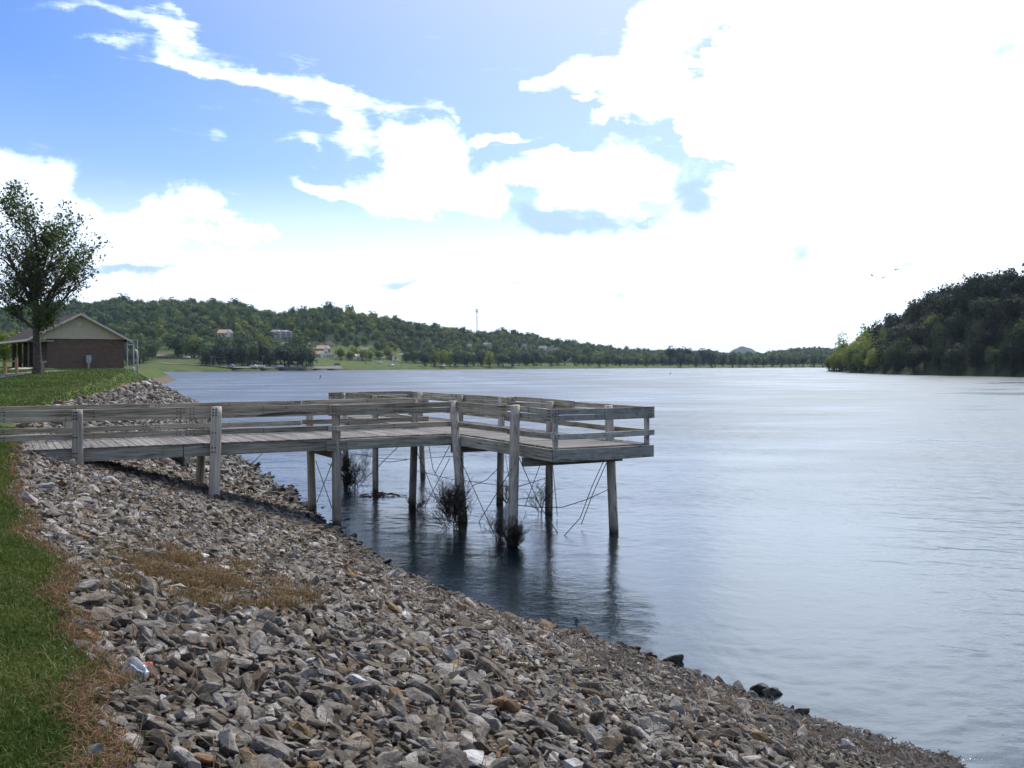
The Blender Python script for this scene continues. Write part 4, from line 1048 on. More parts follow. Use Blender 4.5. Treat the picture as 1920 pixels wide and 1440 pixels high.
MID = [crown_proto(20 + k, 520, .048, SHAPES[k % 6], 11) for k in range(6)]
LOW = [crown_proto(40 + k, 230, .070, SHAPES[k % 6], 9) for k in range(8)]
def crown_mesh(pr, m, kt=0.0):
    V, Fc, T = pr; return mesh_np('crown', V, Fc, np.full(len(Fc), 3), MAT[m], {'tint': T, 'kind_sun_tint': np.full(len(V), kt)})
CM = {}
def get_crown(lvl, k, m):
    key = (lvl, k, m)
    if key not in CM: CM[key] = crown_mesh({'H': HI, 'M': MID}[lvl][k], m)
    return CM[key]
mb = MB(); mb.tube([(0, 0, -.1), (.02, .01, .3), (-.02, .02, .62)], [.045, .032, .015], 6)
for a in range(4):
    an = a * 1.7; mb.tube([(0, 0, .28 + a * .06), (math.cos(an) * .16, math.sin(an) * .16, .52 + a * .06)], [.018, .007], 5)
TRUNK = mb.mesh('trunk', MAT['far_bark'], smooth=True)
def tree(x, y, z, H, Wd, lvl, k, m, label, group, lift=.12):
    root = empty('tree', label, 'tree', (x, y, z), random.uniform(0, 6.28), group)
    t1 = link('trunk', TRUNK, root); t1.scale = (H * .8, H * .8, H)
    c = link('crown', get_crown(lvl, k, m), root, (0, 0, H * lift)); c.scale = (Wd, Wd, H * (1 - lift) * 1.05)
    return root
ntree = 0

# right-hand hill: the nearest trees singly, the wood behind them as one mass
cand = []
rr = random.Random(11)
X = rng.uniform(140, 420, 9000); Y = rng.uniform(230, 560, 9000); Z, _, _, SR = terrain(X, Y); a, b = img(X, Y, Z)
k = (SR > 1.5) & (a < 2020) & (a > 1500) & (SR < 95); X, Y, Z, SR, a, b = [q[k] for q in (X, Y, Z, SR, a, b)]
sel = []; cell = {}
for i_ in np.argsort(SR + rng.uniform(0, 6, len(SR))):
    x, y = X[i_], Y[i_]; md = 4.6 if SR[i_] < 30 else 6.0; ky = (int(x // 8), int(y // 8)); ok = True
    for dx in (-1, 0, 1):
        for dy in (-1, 0, 1):
            for q in cell.get((ky[0] + dx, ky[1] + dy), []):
                if (X[q] - x) ** 2 + (Y[q] - y) ** 2 < md * md: ok = False
    if ok: cell.setdefault(ky, []).append(i_); sel.append(i_)
rest = []; shoret = []
for cnt, i_ in enumerate(sel):
    x, y, z, s, ax = X[i_], Y[i_], Z[i_], SR[i_], a[i_]
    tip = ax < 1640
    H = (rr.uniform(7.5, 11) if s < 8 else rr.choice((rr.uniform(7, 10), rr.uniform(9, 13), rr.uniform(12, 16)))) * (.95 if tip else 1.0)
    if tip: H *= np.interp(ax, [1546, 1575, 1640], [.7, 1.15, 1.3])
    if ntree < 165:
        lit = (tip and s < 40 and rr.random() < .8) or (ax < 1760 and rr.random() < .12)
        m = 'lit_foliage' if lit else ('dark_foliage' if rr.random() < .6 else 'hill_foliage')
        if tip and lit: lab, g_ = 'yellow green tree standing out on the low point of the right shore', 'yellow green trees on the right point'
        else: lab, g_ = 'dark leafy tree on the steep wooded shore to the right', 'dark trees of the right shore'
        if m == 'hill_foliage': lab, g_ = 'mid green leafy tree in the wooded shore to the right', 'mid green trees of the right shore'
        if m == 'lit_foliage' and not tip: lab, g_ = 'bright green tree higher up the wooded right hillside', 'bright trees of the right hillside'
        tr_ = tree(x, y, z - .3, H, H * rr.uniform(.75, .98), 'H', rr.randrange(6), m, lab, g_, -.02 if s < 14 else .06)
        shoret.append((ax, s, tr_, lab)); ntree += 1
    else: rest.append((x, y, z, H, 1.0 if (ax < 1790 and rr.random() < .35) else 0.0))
ORDN = ['first', 'second', 'third', 'fourth', 'fifth', 'sixth', 'seventh', 'eighth', 'ninth', 'tenth', 'eleventh', 'twelfth', 'thirteenth', 'fourteenth', 'fifteenth', 'sixteenth', 'seventeenth', 'eighteenth', 'nineteenth', 'twentieth']
ORDN += ['twenty ' + q for q in ORDN[:9]] + ['thirtieth'] + ['thirty ' + q for q in ORDN[:9]]
for word in ('dark leafy', 'mid green', 'yellow green', 'bright green'):
    row = sorted([q for q in shoret if q[1] < 12 and q[3].startswith(word) and q[0] < 1925], key=lambda q: q[0])
    for q_, r_4 in enumerate(row[:39]): r_4[2]['label'] = word + ' tree on the right waterline, ' + ORDN[q_] + ' ' + word + ' one from left'
def forest(name, lst, protos, m, label):
    A_ = np.array(lst); n = len(A_); Hh = A_[:, 3]
    scl = np.stack([Hh * rng.uniform(.72, .95, n), Hh * rng.uniform(.72, .95, n), Hh * 1.0], 1)
    Rm = rot_mats(rng.uniform(0, 6.28, n), np.zeros(n), np.zeros(n))
    V, Fc, T, E_ = merge(protos, rng.integers(0, len(protos), n), A_[:, :3] - np.array([0, 0, .5]), Rm, scl, rng.random(n), A_[:, 4])
    o = link(name, mesh_np(name, V, Fc, np.full(len(Fc), 3), MAT[m], {'tint': T, 'kind_sun_tint': E_})); tag(o, label, 'woodland', None, 'stuff')
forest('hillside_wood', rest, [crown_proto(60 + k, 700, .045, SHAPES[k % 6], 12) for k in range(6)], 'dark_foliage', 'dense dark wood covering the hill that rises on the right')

# far shore: front rows as single trees
def tree_row(p0, p1, ybase, hpx, dp, m, lab, g_, jb=1.5, lvl='M', skip=()):
    global ntree
    p = p0; made = []
    while p < p1:
        q = p + rr.uniform(-.3, .3) * dp
        if not any(s0 < q < s1 for s0, s1 in skip):
            yb = np.interp(q, [c[0] for c in ybase], [c[1] for c in ybase]) + rr.uniform(-jb, jb * .5)
            x, y, z = place(q, yb, 300)
            hp = (np.interp(q, [c[0] for c in hpx], [c[1] for c in hpx]) if isinstance(hpx, list) else hpx) * rr.uniform(.75, 1.15)
            H = hp / F * y; mm = m if isinstance(m, str) else rr.choice(m)
            made.append(0); made[-1] = tree(x, y, z - .3, H, H * rr.uniform(.85, 1.15), lvl, rr.randrange(6), mm, lab, g_, -.02); ntree += 1
        p += dp
    ORD = ['first', 'second', 'third', 'fourth', 'fifth', 'sixth', 'seventh', 'eighth', 'ninth', 'tenth', 'eleventh', 'twelfth', 'thirteenth', 'fourteenth', 'fifteenth', 'sixteenth', 'seventeenth', 'eighteenth', 'nineteenth', 'twentieth']
    ORD += ['twenty ' + q for q in ORD[:9]] + ['thirtieth'] + ['thirty ' + q for q in ORD[:9]]
    for q_, t_ in enumerate(made): t_['label'] = lab + (', ' + ORD[q_] + ' from the left' if len(made) > 1 else '')
tree_row(388, 592, [(388, 686), (592, 689)], [(388, 36), (430, 48), (520, 44), (592, 42)], 13, ['hill_foliage', 'dark_foliage'], 'dark round tree in the front row of the lakeside clump', 'trees of the lakeside clump', skip=())
tree_row(395, 585, [(395, 682), (585, 684)], 50, 19, ['hill_foliage'], 'dark tree in the back row of the lakeside clump', 'trees of the lakeside clump')
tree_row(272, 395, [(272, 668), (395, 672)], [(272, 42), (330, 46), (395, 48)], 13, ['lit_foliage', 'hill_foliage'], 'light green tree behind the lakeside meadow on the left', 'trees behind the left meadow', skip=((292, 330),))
tree_row(240, 272, [(240, 686), (272, 680)], 45, 10, ['hill_foliage'], 'dark tree showing beside the brick building', 'trees beside the brick building')
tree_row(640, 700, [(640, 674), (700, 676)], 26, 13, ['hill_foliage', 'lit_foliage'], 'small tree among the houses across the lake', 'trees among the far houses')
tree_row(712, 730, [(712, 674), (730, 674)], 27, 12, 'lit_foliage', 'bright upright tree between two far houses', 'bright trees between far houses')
tree_row(765, 800, [(765, 680), (800, 682)], 28, 11, 'hill_foliage', 'dark tree at the left end of the far tree line', 'trees left of the far tree line')
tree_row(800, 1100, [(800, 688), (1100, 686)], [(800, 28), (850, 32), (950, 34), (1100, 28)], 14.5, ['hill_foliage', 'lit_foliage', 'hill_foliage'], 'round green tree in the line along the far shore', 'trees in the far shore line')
tree_row(810, 1100, [(810, 680), (1100, 680)], [(810, 30), (950, 34), (1100, 28)], 17, ['hill_foliage'], 'round green tree in the second line above the far shore', 'trees in the second far line')
tree_row(1105, 1540, [(1105, 687), (1400, 687.5), (1540, 688)], [(1105, 24), (1200, 22), (1300, 24), (1400, 26), (1480, 26), (1540, 28)], 15.5, ['hill_foliage', 'hill_foliage', 'dark_foliage'], 'green tree on the low far shore right of the hills', 'trees on the low far shore')
tree_row(1265, 1300, [(1265, 684), (1300, 684)], 36, 12, ['dark_foliage'], 'tall tree rising left of the gap with the blue hill', 'tall trees above the low tree line')
tree_row(1318, 1360, [(1318, 684), (1360, 684)], 30, 14, ['dark_foliage'], 'tall tree rising above the low far tree line', 'tall trees above the low tree line')

# the wooded hills behind as one mass
N0 = 15000; a = rng.uniform(-60, 1600, N0); tt = rng.uniform(.06, 1.25, N0) ** .9
ysh = 0
lst = []
d = np.zeros(N0)
for q in range(N0):
    pass
# find shore distance along each column
ds_col = np.interp(a, [300, 500, 700, 900, 1100, 1300, 1546], [gp(p, y)[1] for p, y in ((300, 697), (500, 695.5), (700, 693.5), (900, 692), (1100, 691), (1300, 690), (1546, 689))])
ds_col = np.where(a < 300, ds_col + (300 - a) * .1, ds_col)
Y = ds_col + 35 + tt * 520; X = (a - 960) / F * Y; Z, _, SF, _ = terrain(X, Y); pa, pb = img(X, Y, Z)
ridge = np.interp(pa, RIDGE[:, 0], RIDGE[:, 1]); ok = SF > 20
CLEAR = [(300, 640, 668, 700), (292, 335, 655, 675), (404, 441, 620, 640), (508, 550, 622, 642), (520, 600, 644, 664), (592, 640, 642, 672), (640, 690, 652, 675), (672, 700, 648, 660), (700, 765, 660, 700), (873, 888, 645, 654), (903, 923, 643, 652),
         (975, 990, 645, 657), (1008, 1050, 651, 664), (449, 477, 650, 660), (640, 770, 674, 700), (590, 720, 682, 700), (1045, 1085, 664, 680), (720, 780, 665, 690), (560, 600, 650, 662)]
for (a0, a1, b0, b1) in CLEAR: ok &= ~((pa > a0) & (pa < a1) & (pb > b0 + 2) & (pb < b1 + 9))
ok &= ~((pb > 676) & (pa < 800)); ok &= ~((pb > 684)) | (pa > 800)
X, Y, Z, pa, pb, tt = [q[ok] for q in (X, Y, Z, pa, pb, tt)]
cell = {}; lst = []
for i_ in range(len(X)):
    x, y = X[i_], Y[i_]; md = 6.5; ky = (int(x // 8), int(y // 8)); g = True
    for dx in (-1, 0, 1):
        for dy in (-1, 0, 1):
            for (u, v) in cell.get((ky[0] + dx, ky[1] + dy), []):
                if (u - x) ** 2 + (v - y) ** 2 < md * md: g = False
    if not g: continue
    cell.setdefault(ky, []).append((x, y))
    H = rr.uniform(7, 14) if rr.random() > .06 else rr.uniform(14, 19)
    if pb[i_] > 640: H *= .8
    # paler stands lower on the slope, with sunlit patches put into the leaf colour
    lt = 0.0
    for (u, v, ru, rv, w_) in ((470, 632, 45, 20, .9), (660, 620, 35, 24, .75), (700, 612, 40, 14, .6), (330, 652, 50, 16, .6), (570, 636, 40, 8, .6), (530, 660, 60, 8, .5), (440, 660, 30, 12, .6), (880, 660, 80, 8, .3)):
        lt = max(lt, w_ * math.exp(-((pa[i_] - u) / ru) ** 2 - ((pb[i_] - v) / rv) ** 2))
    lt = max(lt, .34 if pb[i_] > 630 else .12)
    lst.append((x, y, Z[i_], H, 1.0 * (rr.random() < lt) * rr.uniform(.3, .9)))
forest('far_hill_wood', lst, LOW, 'hill_foliage', 'wooded ridge of dark green trees across the lake')

# ------------------------------------------------------------------ things across the lake
def house(px, py, wpx, hpx, wall, roof, label, ridge='x', rot=0, nwin=3, gable=False, deep=.8, garage=False):
    x, y, z = place(px, py, 300); s = y / F; w = wpx * s; h = hpx * s * .55; rh = hpx * s * .45; dp = w * deep
    r = empty('house', label, 'house', (x, y, z - .2), math.atan2(-x, y) + rot, 'houses across the lake')
    mb = MB(); mb.box(0, dp / 2, h / 2 - 1, w * .94, dp * .94, h + 2); mb.build('wall', MAT[wall], r)
    mb = MB(); o_ = .03 * w; th = .25
    if ridge == 'x':
        prof = [(-o_, h - .15), (dp / 2, h + rh), (dp + o_, h - .15), (dp + o_, h - .15 - th), (dp / 2, h + rh - th), (-o_, h - .15 - th)]
        vs = [(sx * (w / 2 + (-w * .12 if k in (1, 4) else 0)), a_, b_) for sx in (-1, 1) for k, (a_, b_) in enumerate(prof)]
    else:
        prof = [(-w / 2 - o_, h - .15), (0, h + rh), (w / 2 + o_, h - .15), (w / 2 + o_, h - .15 - th), (0, h + rh - th), (-w / 2 - o_, h - .15 - th)]
        vs = [(a_, yy_, b_) for yy_ in (-o_, dp + o_) for (a_, b_) in prof]
    fs = [(i_, (i_ + 1) % 6, 6 + (i_ + 1) % 6, 6 + i_) for i_ in range(6)] + [(0, 1, 4, 5), (1, 2, 3, 4), (6, 7, 10, 11), (7, 8, 9, 10)]
    mb.add(vs, fs); rf = mb.build('roof', MAT[roof], r)
    if ridge == 'y':
        mb = MB(); mb.add([(-w * .46, .15, h - .2), (w * .46, .15, h - .2), (0, .15, h + rh * .93)], [(0, 1, 2)]); mb.add([(-w * .46, .3, h - .2), (w * .46, .3, h - .2), (0, .3, h + rh * .93)], [(2, 1, 0)]); mb.build('gable', MAT[wall], r)
    if gable:
        mb = MB(); gw = w * .3; gx = w * .18
        mb.add([(gx - gw / 2, -.6, 0), (gx + gw / 2, -.6, 0), (gx + gw / 2, -.6, h), (gx, -.6, h + rh * .8), (gx - gw / 2, -.6, h), (gx - gw / 2, dp / 3, 0), (gx + gw / 2, dp / 3, 0), (gx + gw / 2, dp / 3, h), (gx, dp / 2, h + rh * .8), (gx - gw / 2, dp / 3, h)],
               [(0, 1, 2, 3, 4), (0, 4, 9, 5), (1, 6, 7, 2), (4, 3, 8, 9), (3, 2, 7, 8)]); mb.build('front_gable', MAT['far_white' if wall != 'far_white' else 'far_cream'], r)
    for i_ in range(nwin):
        wx = (-.5 + (i_ + .5) / nwin) * w * .85; mb = MB(); mb.box(wx, dp * .03 - .05 + (-.6 if gable and abs(wx - w * .18) < w * .16 else 0), h * .5, w * .09, .12, h * .4); mb.build('window', MAT['window_glass'], r)
    mb = MB(); mb.box(w * .02, dp * .03 - .05, h * .33, w * .07, .1, h * .62); mb.build('door', MAT['far_roof_brown' if wall != 'far_brick' else 'far_white'], r)
    mb = MB(); mb.box(-w * .22, dp * .55, h + rh * .75, w * .06, w * .06, rh * .9); mb.build('chimney', MAT['far_brick'], rf)
    return r
HS = [(422, 632, 30, 15, 'far_cream', 'far_roof_tan', 'cream house high on the slope behind a dark round tree', 'x', 0, 4, True),
      (462, 656, 26, 8, 'far_tan', 'far_roof_tan', 'low tan house roof above the lakeside clump of trees', 'x', 0, 3, False),
      (311, 672, 38, 9, 'far_tan', 'far_roof_brown', 'long low brown house behind the left meadow', 'x', 0, 6, False),
      (534, 650, 17, 9, 'far_cream', 'far_roof_grey', 'small white house just below the apartment block', 'x', 0, 3, False),
      (561, 650, 17, 10, 'far_brick', 'far_roof_brown', 'left of two brick houses side by side on the lawn', 'x', .2, 3, True),
      (576, 651, 16, 11, 'far_brick', 'far_roof_brown', 'right of two brick houses side by side on the lawn', 'x', 0, 3, True),
      (621, 650, 15, 11, 'far_cream', 'far_roof_brown', 'orange lit house with a steep roof at the top of the cluster', 'y', .3, 2, False),
      (606, 660, 28, 13, 'far_tan', 'far_roof_tan', 'wide tan roofed house in the middle of the cluster', 'x', 0, 4, True),
      (600, 670, 20, 13, 'far_cream', 'far_roof_tan', 'tan house with white gable low in the cluster', 'x', .2, 3, True),
      (619, 671, 16, 11, 'far_white', 'far_roof_grey', 'pale house with big windows at the bottom of the cluster', 'x', 0, 3, False),
      (661, 674, 27, 12, 'far_tan', 'far_roof_tan', 'brown roofed house with a lit tan gable end', 'x', -.3, 3, True),
      (685, 660, 20, 9, 'far_tan', 'far_roof_grey', 'grey roofed house half hidden above the brown one', 'x', 0, 3, False),
      (735, 676, 15, 13, 'far_brick', 'far_roof_brown', 'brick house with a steep white front gable by the bright tree', 'y', 0, 2, True),
      (759, 668, 26, 6, 'far_tan', 'far_roof_grey', 'long low house right of the brick house with white gable', 'x', 0, 5, False),
      (880, 652, 12, 7, 'far_white', 'far_roof_brown', 'small white house in the trees left of the mast', 'x', 0, 2, False),
      (913, 650, 17, 8, 'far_white', 'far_roof_grey', 'white house in the trees below the mast', 'x', 0, 3, True),
      (982, 655, 12, 11, 'far_white', 'far_roof_grey', 'white house with two white dormers in the trees', 'x', 0, 2, True),
      (1018, 658, 18, 10, 'far_tan', 'far_roof_grey', 'dark house with white gables right of the two dormers', 'x', 0, 3, True),
      (1041, 662, 16, 9, 'far_cream', 'far_roof_grey', 'pale house right of the dark house with gables', 'x', 0, 3, False),
      (1055, 680, 12, 12, 'far_white', 'far_roof_grey', 'white two storey house close to the far shore, the left one', 'x', 0, 2, True),
      (1074, 680, 15, 12, 'far_cream', 'far_roof_grey', 'white two storey house close to the far shore, the right one', 'x', 0, 3, True),
      (1293, 682, 9, 7, 'far_white', 'far_roof_grey', 'small white house with grey roof on the low far shore', 'x', 0, 2, False),
      (1182, 684, 8, 6, 'far_cream', 'far_roof_grey', 'tiny cream house on the low far shore', 'y', 0, 1, False),
      (1416, 670, 6, 5, 'far_tan', 'far_roof_brown', 'tiny orange tan house in the trees far right', 'x', 0, 1, False),
      (248, 622, 14, 7, 'far_white', 'far_roof_grey', 'pale roofed house in the trees above the brick building', 'x', 0, 2, False)]
for h in HS: house(*h)

# apartment block on the slope
x, y, z = place(528, 634, 300); s = y / F; w = 37 * s; h = 17 * s; r = empty('apartment_block', 'pale three storey apartment block with balconies high on the wooded slope', 'apartment block', (x, y, z - 1), math.atan2(-x, y) + .25)
mb = MB(); mb.box(0, 5, h * .42 - 1, w, 10, h * .84 + 2); mb.build('wall', MAT['far_tan'], r)
mb = MB()
vs = [(-w * .52, -1, h * .84), (w * .52, -1, h * .84), (w * .52, 11, h * .84), (-w * .52, 11, h * .84), (-w * .4, 5, h * 1.05), (w * .4, 5, h * 1.05)]
mb.add(vs, [(0, 1, 5, 4), (1, 2, 5), (2, 3, 4, 5), (3, 0, 4), (3, 2, 1, 0)]); mb.build('roof', MAT['far_roof_grey'], r)
for fl in range(3):
    zz = h * (.08 + .27 * fl)
    mb = MB(); mb.box(w * .06, -.9, zz, w * .84, 1.9, .35); bal = mb.build('balcony', MAT['far_white'], r)
    mb = MB(); mb.box(w * .06, -1.8, zz + .75, w * .84, .08, .18); mb.build('railing', MAT['far_white'], bal)
    for c in range(6):
        mb = MB(); mb.box(-w * .33 + c * w * .145, -.06, zz + h * .13, w * .07, .1, h * .15); mb.build('window', MAT['window_glass'], r)
for c in range(4):
    mb = MB(); mb.box(-w * .36 + c * w * .28, -1.7, h * .42, .5, .4, h * .84); mb.build('column', MAT['far_white'], r)
for gx in (-.08, .28):
    mb = MB(); mb.add([(w * (gx - .1), -1.6, h * .84), (w * (gx + .1), -1.6, h * .84), (w * gx, -1.6, h * 1.02), (w * (gx - .1), 3, h * .84), (w * (gx + .1), 3, h * .84), (w * gx, 4, h * 1.02)], [(0, 1, 2), (0, 2, 5, 3), (1, 4, 5, 2)]); mb.build('gable', MAT['far_white'], r)

# lattice mast on the ridge
x = (894 - 960) / F * 1190; y = 1190; z = tz(x, y); top = EYE + (HOR - 579) / F * y
r = empty('radio_mast', 'tall red and white lattice radio mast standing on the ridge', 'mast', (x, y, z))
Hm = top - z; nb = 12; mb = MB(); mb2 = MB(); 
def mw(q): return 3.6 * (1 - q) + .7
for i_ in range(nb):
    q0_, q1_ = i_ / nb, (i_ + 1) / nb; w0, w1 = mw(q0_) / 2, mw(q1_) / 2; tgt = mb2 if i_ in (7, 8) else mb
    c0 = [(w0 * math.cos(k * 2.094), w0 * math.sin(k * 2.094), Hm * .95 * q0_) for k in range(3)]; c1 = [(w1 * math.cos(k * 2.094), w1 * math.sin(k * 2.094), Hm * .95 * q1_) for k in range(3)]
    for k in range(3):
        tgt.tube([c0[k], c1[k]], .17, 4); tgt.tube([c0[k], c1[(k + 1) % 3]], .10, 4); tgt.tube([c1[k], c1[(k + 1) % 3]], .10, 4)
mb.build('lattice', MAT['mast_steel'], r); mb2.build('lattice', MAT['mast_red'], r)
for q in (.90, .97):
    mb = MB()
    for k in range(6):
        an = k * 1.047; mb.box(1.5 * math.cos(an), 1.5 * math.sin(an), Hm * q, .5, .5, 1.7)
    mb.tube([(0, 0, Hm * q - .2), (0, 0, Hm * q + .2)], 1.4, 8); mb.build('antenna', MAT['mast_steel'], r)

# utility poles and their wires along the far road
poles = [(396, 688, 22), (440, 686, 22), (492, 688, 22), (587, 688, 18), (416, 682, 15), (685, 683, 17), (752, 687, 8), (851, 688, 9), (1196, 686, 17), (638, 680, 8)]
pt = []
for k, (px, py, hp) in enumerate(poles):
    x, y, z = place(px, py, 300); H = hp * y / F
    labs = ['leftmost tall wooden power pole by the far road', 'second tall power pole, behind the lakeside clump', 'third tall power pole, before the middle of the clump', 'power pole at the right end of the clump', 'short power pole set back behind the tall ones', 'power pole on the grass below the far houses',
            'short pole right of the brick house with white gable', 'thin pole under the far shore trees', 'pole on the low far shore right of the hills', 'small pole on the grass left of the tan houses']
    r = empty('utility_pole', labs[k], 'power pole', (x, y, z - .3), math.atan2(-x, y), 'poles along the far shore')
    mb = MB(); mb.tube([(0, 0, 0), (0, 0, H)], [.20, .14], 6); mb.build('pole', MAT['pole_wood'], r)
    mb = MB(); mb.box(0, 0, H * .92, 2.2, .16, .16); mb.build('crossarm', MAT['pole_wood'], r); pt.append((x, y, z + H * .92))
for a_, b_, lab in ((0, 1, 'overhead wires from the leftmost tall pole to the second'), (1, 2, 'overhead wires from the second tall pole to the third'), (2, 3, 'overhead wires from the third tall pole to the right end of the clump')):
    mb = MB(); A0, B0 = Vector(pt[a_]), Vector(pt[b_])
    for off in (-.9, .9):
        mb.tube([A0.lerp(B0, q) + Vector((off * .3, off, -1.2 * 4 * q * (1 - q))) - A0 for q in np.linspace(0, 1, 7)], .035, 4)
    tag(mb.build('overhead_wire', MAT['cable_steel'], None, A0), lab, 'wire', 'wires along the far road')

# far road with a pale guard rail, drives
def ribbon(name, pts, wd, m, label, lift=.12, kind='structure', cat=None):
    W_ = [place(a_, b_, 30) for a_, b_ in pts]; P_ = []
    for k in range(len(W_) - 1):
        n_s = 12
        for q in range(n_s): P_.append((W_[k][0] + (W_[k + 1][0] - W_[k][0]) * q / n_s, W_[k][1] + (W_[k + 1][1] - W_[k][1]) * q / n_s))
    P_.append(W_[-1][:2]); mb = MB(); vs = []
    for k, p in enumerate(P_):
        a_ = P_[max(k - 1, 0)]; b_ = P_[min(k + 1, len(P_) - 1)]; dx, dy = b_[0] - a_[0], b_[1] - a_[1]; l = math.hypot(dx, dy) or 1
        for sd in (-1, 1):
            xx, yy = p[0] - dy / l * wd / 2 * sd, p[1] + dx / l * wd / 2 * sd; vs.append((xx, yy, tz(xx, yy) + lift))
    mb.add(vs, [(2 * k, 2 * k + 1, 2 * k + 3, 2 * k + 2) for k in range(len(P_) - 1)]); o = mb.build(name, MAT[m]); tag(o, label, cat, None, kind); return o
ribbon('far_road', [(300, 681.5), (360, 684), (400, 687), (430, 689), (500, 690), (640, 690)], 4, 'asphalt', 'pale road running along the far shore', .35)
ribbon('drive', [(585, 684), (620, 686), (640, 689)], 2.2, 'asphalt', 'pale drive down to the far road', .3)
# guard rail
x0, y0, z0 = place(470, 690.5, 300); x1, y1, z1 = place(592, 690.5, 300); r = empty('guard_rail', 'long pale guard rail beside the far road', 'guard rail', (x0, y0, z0))
mb = MB(); L = math.hypot(x1 - x0, y1 - y0); mb.box(L / 2, 0, .75, L, .10, .25); o = mb.build('rail', MAT['grey_metal'], r); r.rotation_euler = (0, 0, math.atan2(y1 - y0, x1 - x0))
for k in range(30):
    mb = MB(); mb.box(L * (k + .5) / 30, .2, .3, .18, .18, 1.2); mb.build('post', MAT['pole_wood'], r)

def car_meshes(m):
    mb = MB(); prof = [(-2.2, .45), (-2.25, .85), (-1.9, 1.0), (-1.3, 1.05), (-.75, 1.5), (.75, 1.52), (1.35, 1.05), (2.1, .92), (2.25, .6), (2.2, .35)]
    n_ = len(prof); vs = [(a_, sd * .85 * (.82 if b_ > 1.2 else 1), b_) for sd in (-1, 1) for a_, b_ in prof]
    mb.add(vs, [(i_, (i_ + 1) % n_, n_ + (i_ + 1) % n_, n_ + i_) for i_ in range(n_)] + [tuple(range(n_ - 1, -1, -1)), tuple(range(n_, 2 * n_))]); body = mb.mesh('body', MAT[m])
    mb = MB(); mb.box(0, 0, 1.27, 1.9, 1.62, .32); win = mb.mesh('window', MAT['window_glass'])
    mb = MB(); mb.tube([(0, -.12, 0), (0, .12, 0)], .33, 10); wh = mb.mesh('wheel', MAT['tyre']); return body, win, wh
CARM = {m: car_meshes(m) for m in ('car_white', 'car_blue', 'car_dark')}
CARS = [(433, 689, 'car_blue', 'blue car on the far road at the left end of the clump'), (476, 690, 'car_white', 'leftmost white car on the far road beneath the clump'), (489, 690, 'car_white', 'white car near the third tall pole'),
        (524, 690, 'car_white', 'white car in the middle of the far road beneath the clump'), (350, 673, 'car_white', 'white car parked beside the long low brown house'), (276, 672, 'car_white', 'white car parked at the left edge of the meadow'),
        (632, 686, 'car_dark', 'dark car at the foot of the pale drive'), (733, 687, 'car_white', 'white car alone on the grass below the brick house'), (711, 682, 'car_white', 'small white vehicle on the grass left of the brick house'),
        (829, 688, 'car_white', 'white car under the left end of the shoreline trees'), (941, 686, 'car_white', 'white car in the middle of the shoreline trees'), (968, 686, 'car_white', 'white car right of the middle of the shoreline trees'),
        (1036, 685, 'car_white', 'white car near the right end of the shoreline trees'), (700, 673, 'car_white', 'left white car of the row above the lawn'), (708, 673, 'car_white', 'second white car of the row above the lawn'), (716, 673.5, 'car_white', 'right white car of the row above the lawn'),
        (743, 678, 'car_white', 'white car right below the brick house with white gable'), (783, 681, 'car_white', 'pale car parked left of the far tree line'), (635, 671, 'car_white', 'white car beside the pale house at the bottom of the cluster')]
for (px, py, m, lab) in CARS:
    x, y, z = place(px, py, 300); r = empty('parked_car', lab, 'car', (x, y, z + .35), rr.uniform(-.3, .3), 'cars across the lake')
    bd, wn, wh = CARM[m]; link('body', bd, r); link('window', wn, r)
    for sx in (-1.4, 1.4):
        for sy in (-.78, .78): link('wheel', wh, r, (sx, sy, .33))
# small information board on the far meadow
x, y, z = place(369, 676, 300); r = empty('notice_board', 'small dark framed board with a pale panel on the far meadow', 'sign', (x, y, z), 0)
mb = MB(); mb.box(0, 0, 2.6, 2.6, .3, 2.2); fr = mb.build('frame', MAT['far_bark'], r); mb = MB(); mb.box(0, -.18, 2.5, 1.7, .06, 1.4); mb.build('panel', MAT['grey_metal'], fr)
for sx in (-1.1, 1.1): mb = MB(); mb.tube([(sx, 0, 0), (sx, 0, 1.6)], .1, 6); mb.build('leg', MAT['far_bark'], r)

# buoys on the lake
for (px, py, s, lab) in ((600, 711, 1.0, 'dark marker buoy floating beyond the walkway'), (1257, 701, .8, 'small dark buoy far out right of the pier'), (1099, 692.6, 1.0, 'tiny dark buoy near the far shore')):
    x, y = gp(px, py); r = empty('buoy', lab, 'buoy', (x, y, 0), 0, 'buoys on the lake'); mb = MB(); s *= 1.0
    mb.tube([(0, 0, -.2), (0, 0, .15 * s), (.03, 0, .3 * s)], [.30 * s, .32 * s, .14 * s], 10); mb.build('float', MAT['buoy_dark'] if px > 700 else MAT['white_metal'], r, smooth=True)
    mb = MB(); mb.tube([(.03, 0, .25 * s), (.1, 0, 1.0 * s), (.12, 0, 1.15 * s)], [.12 * s, .10 * s, .04 * s], 8); mb.build('marker', MAT['buoy_dark'], r, smooth=True)

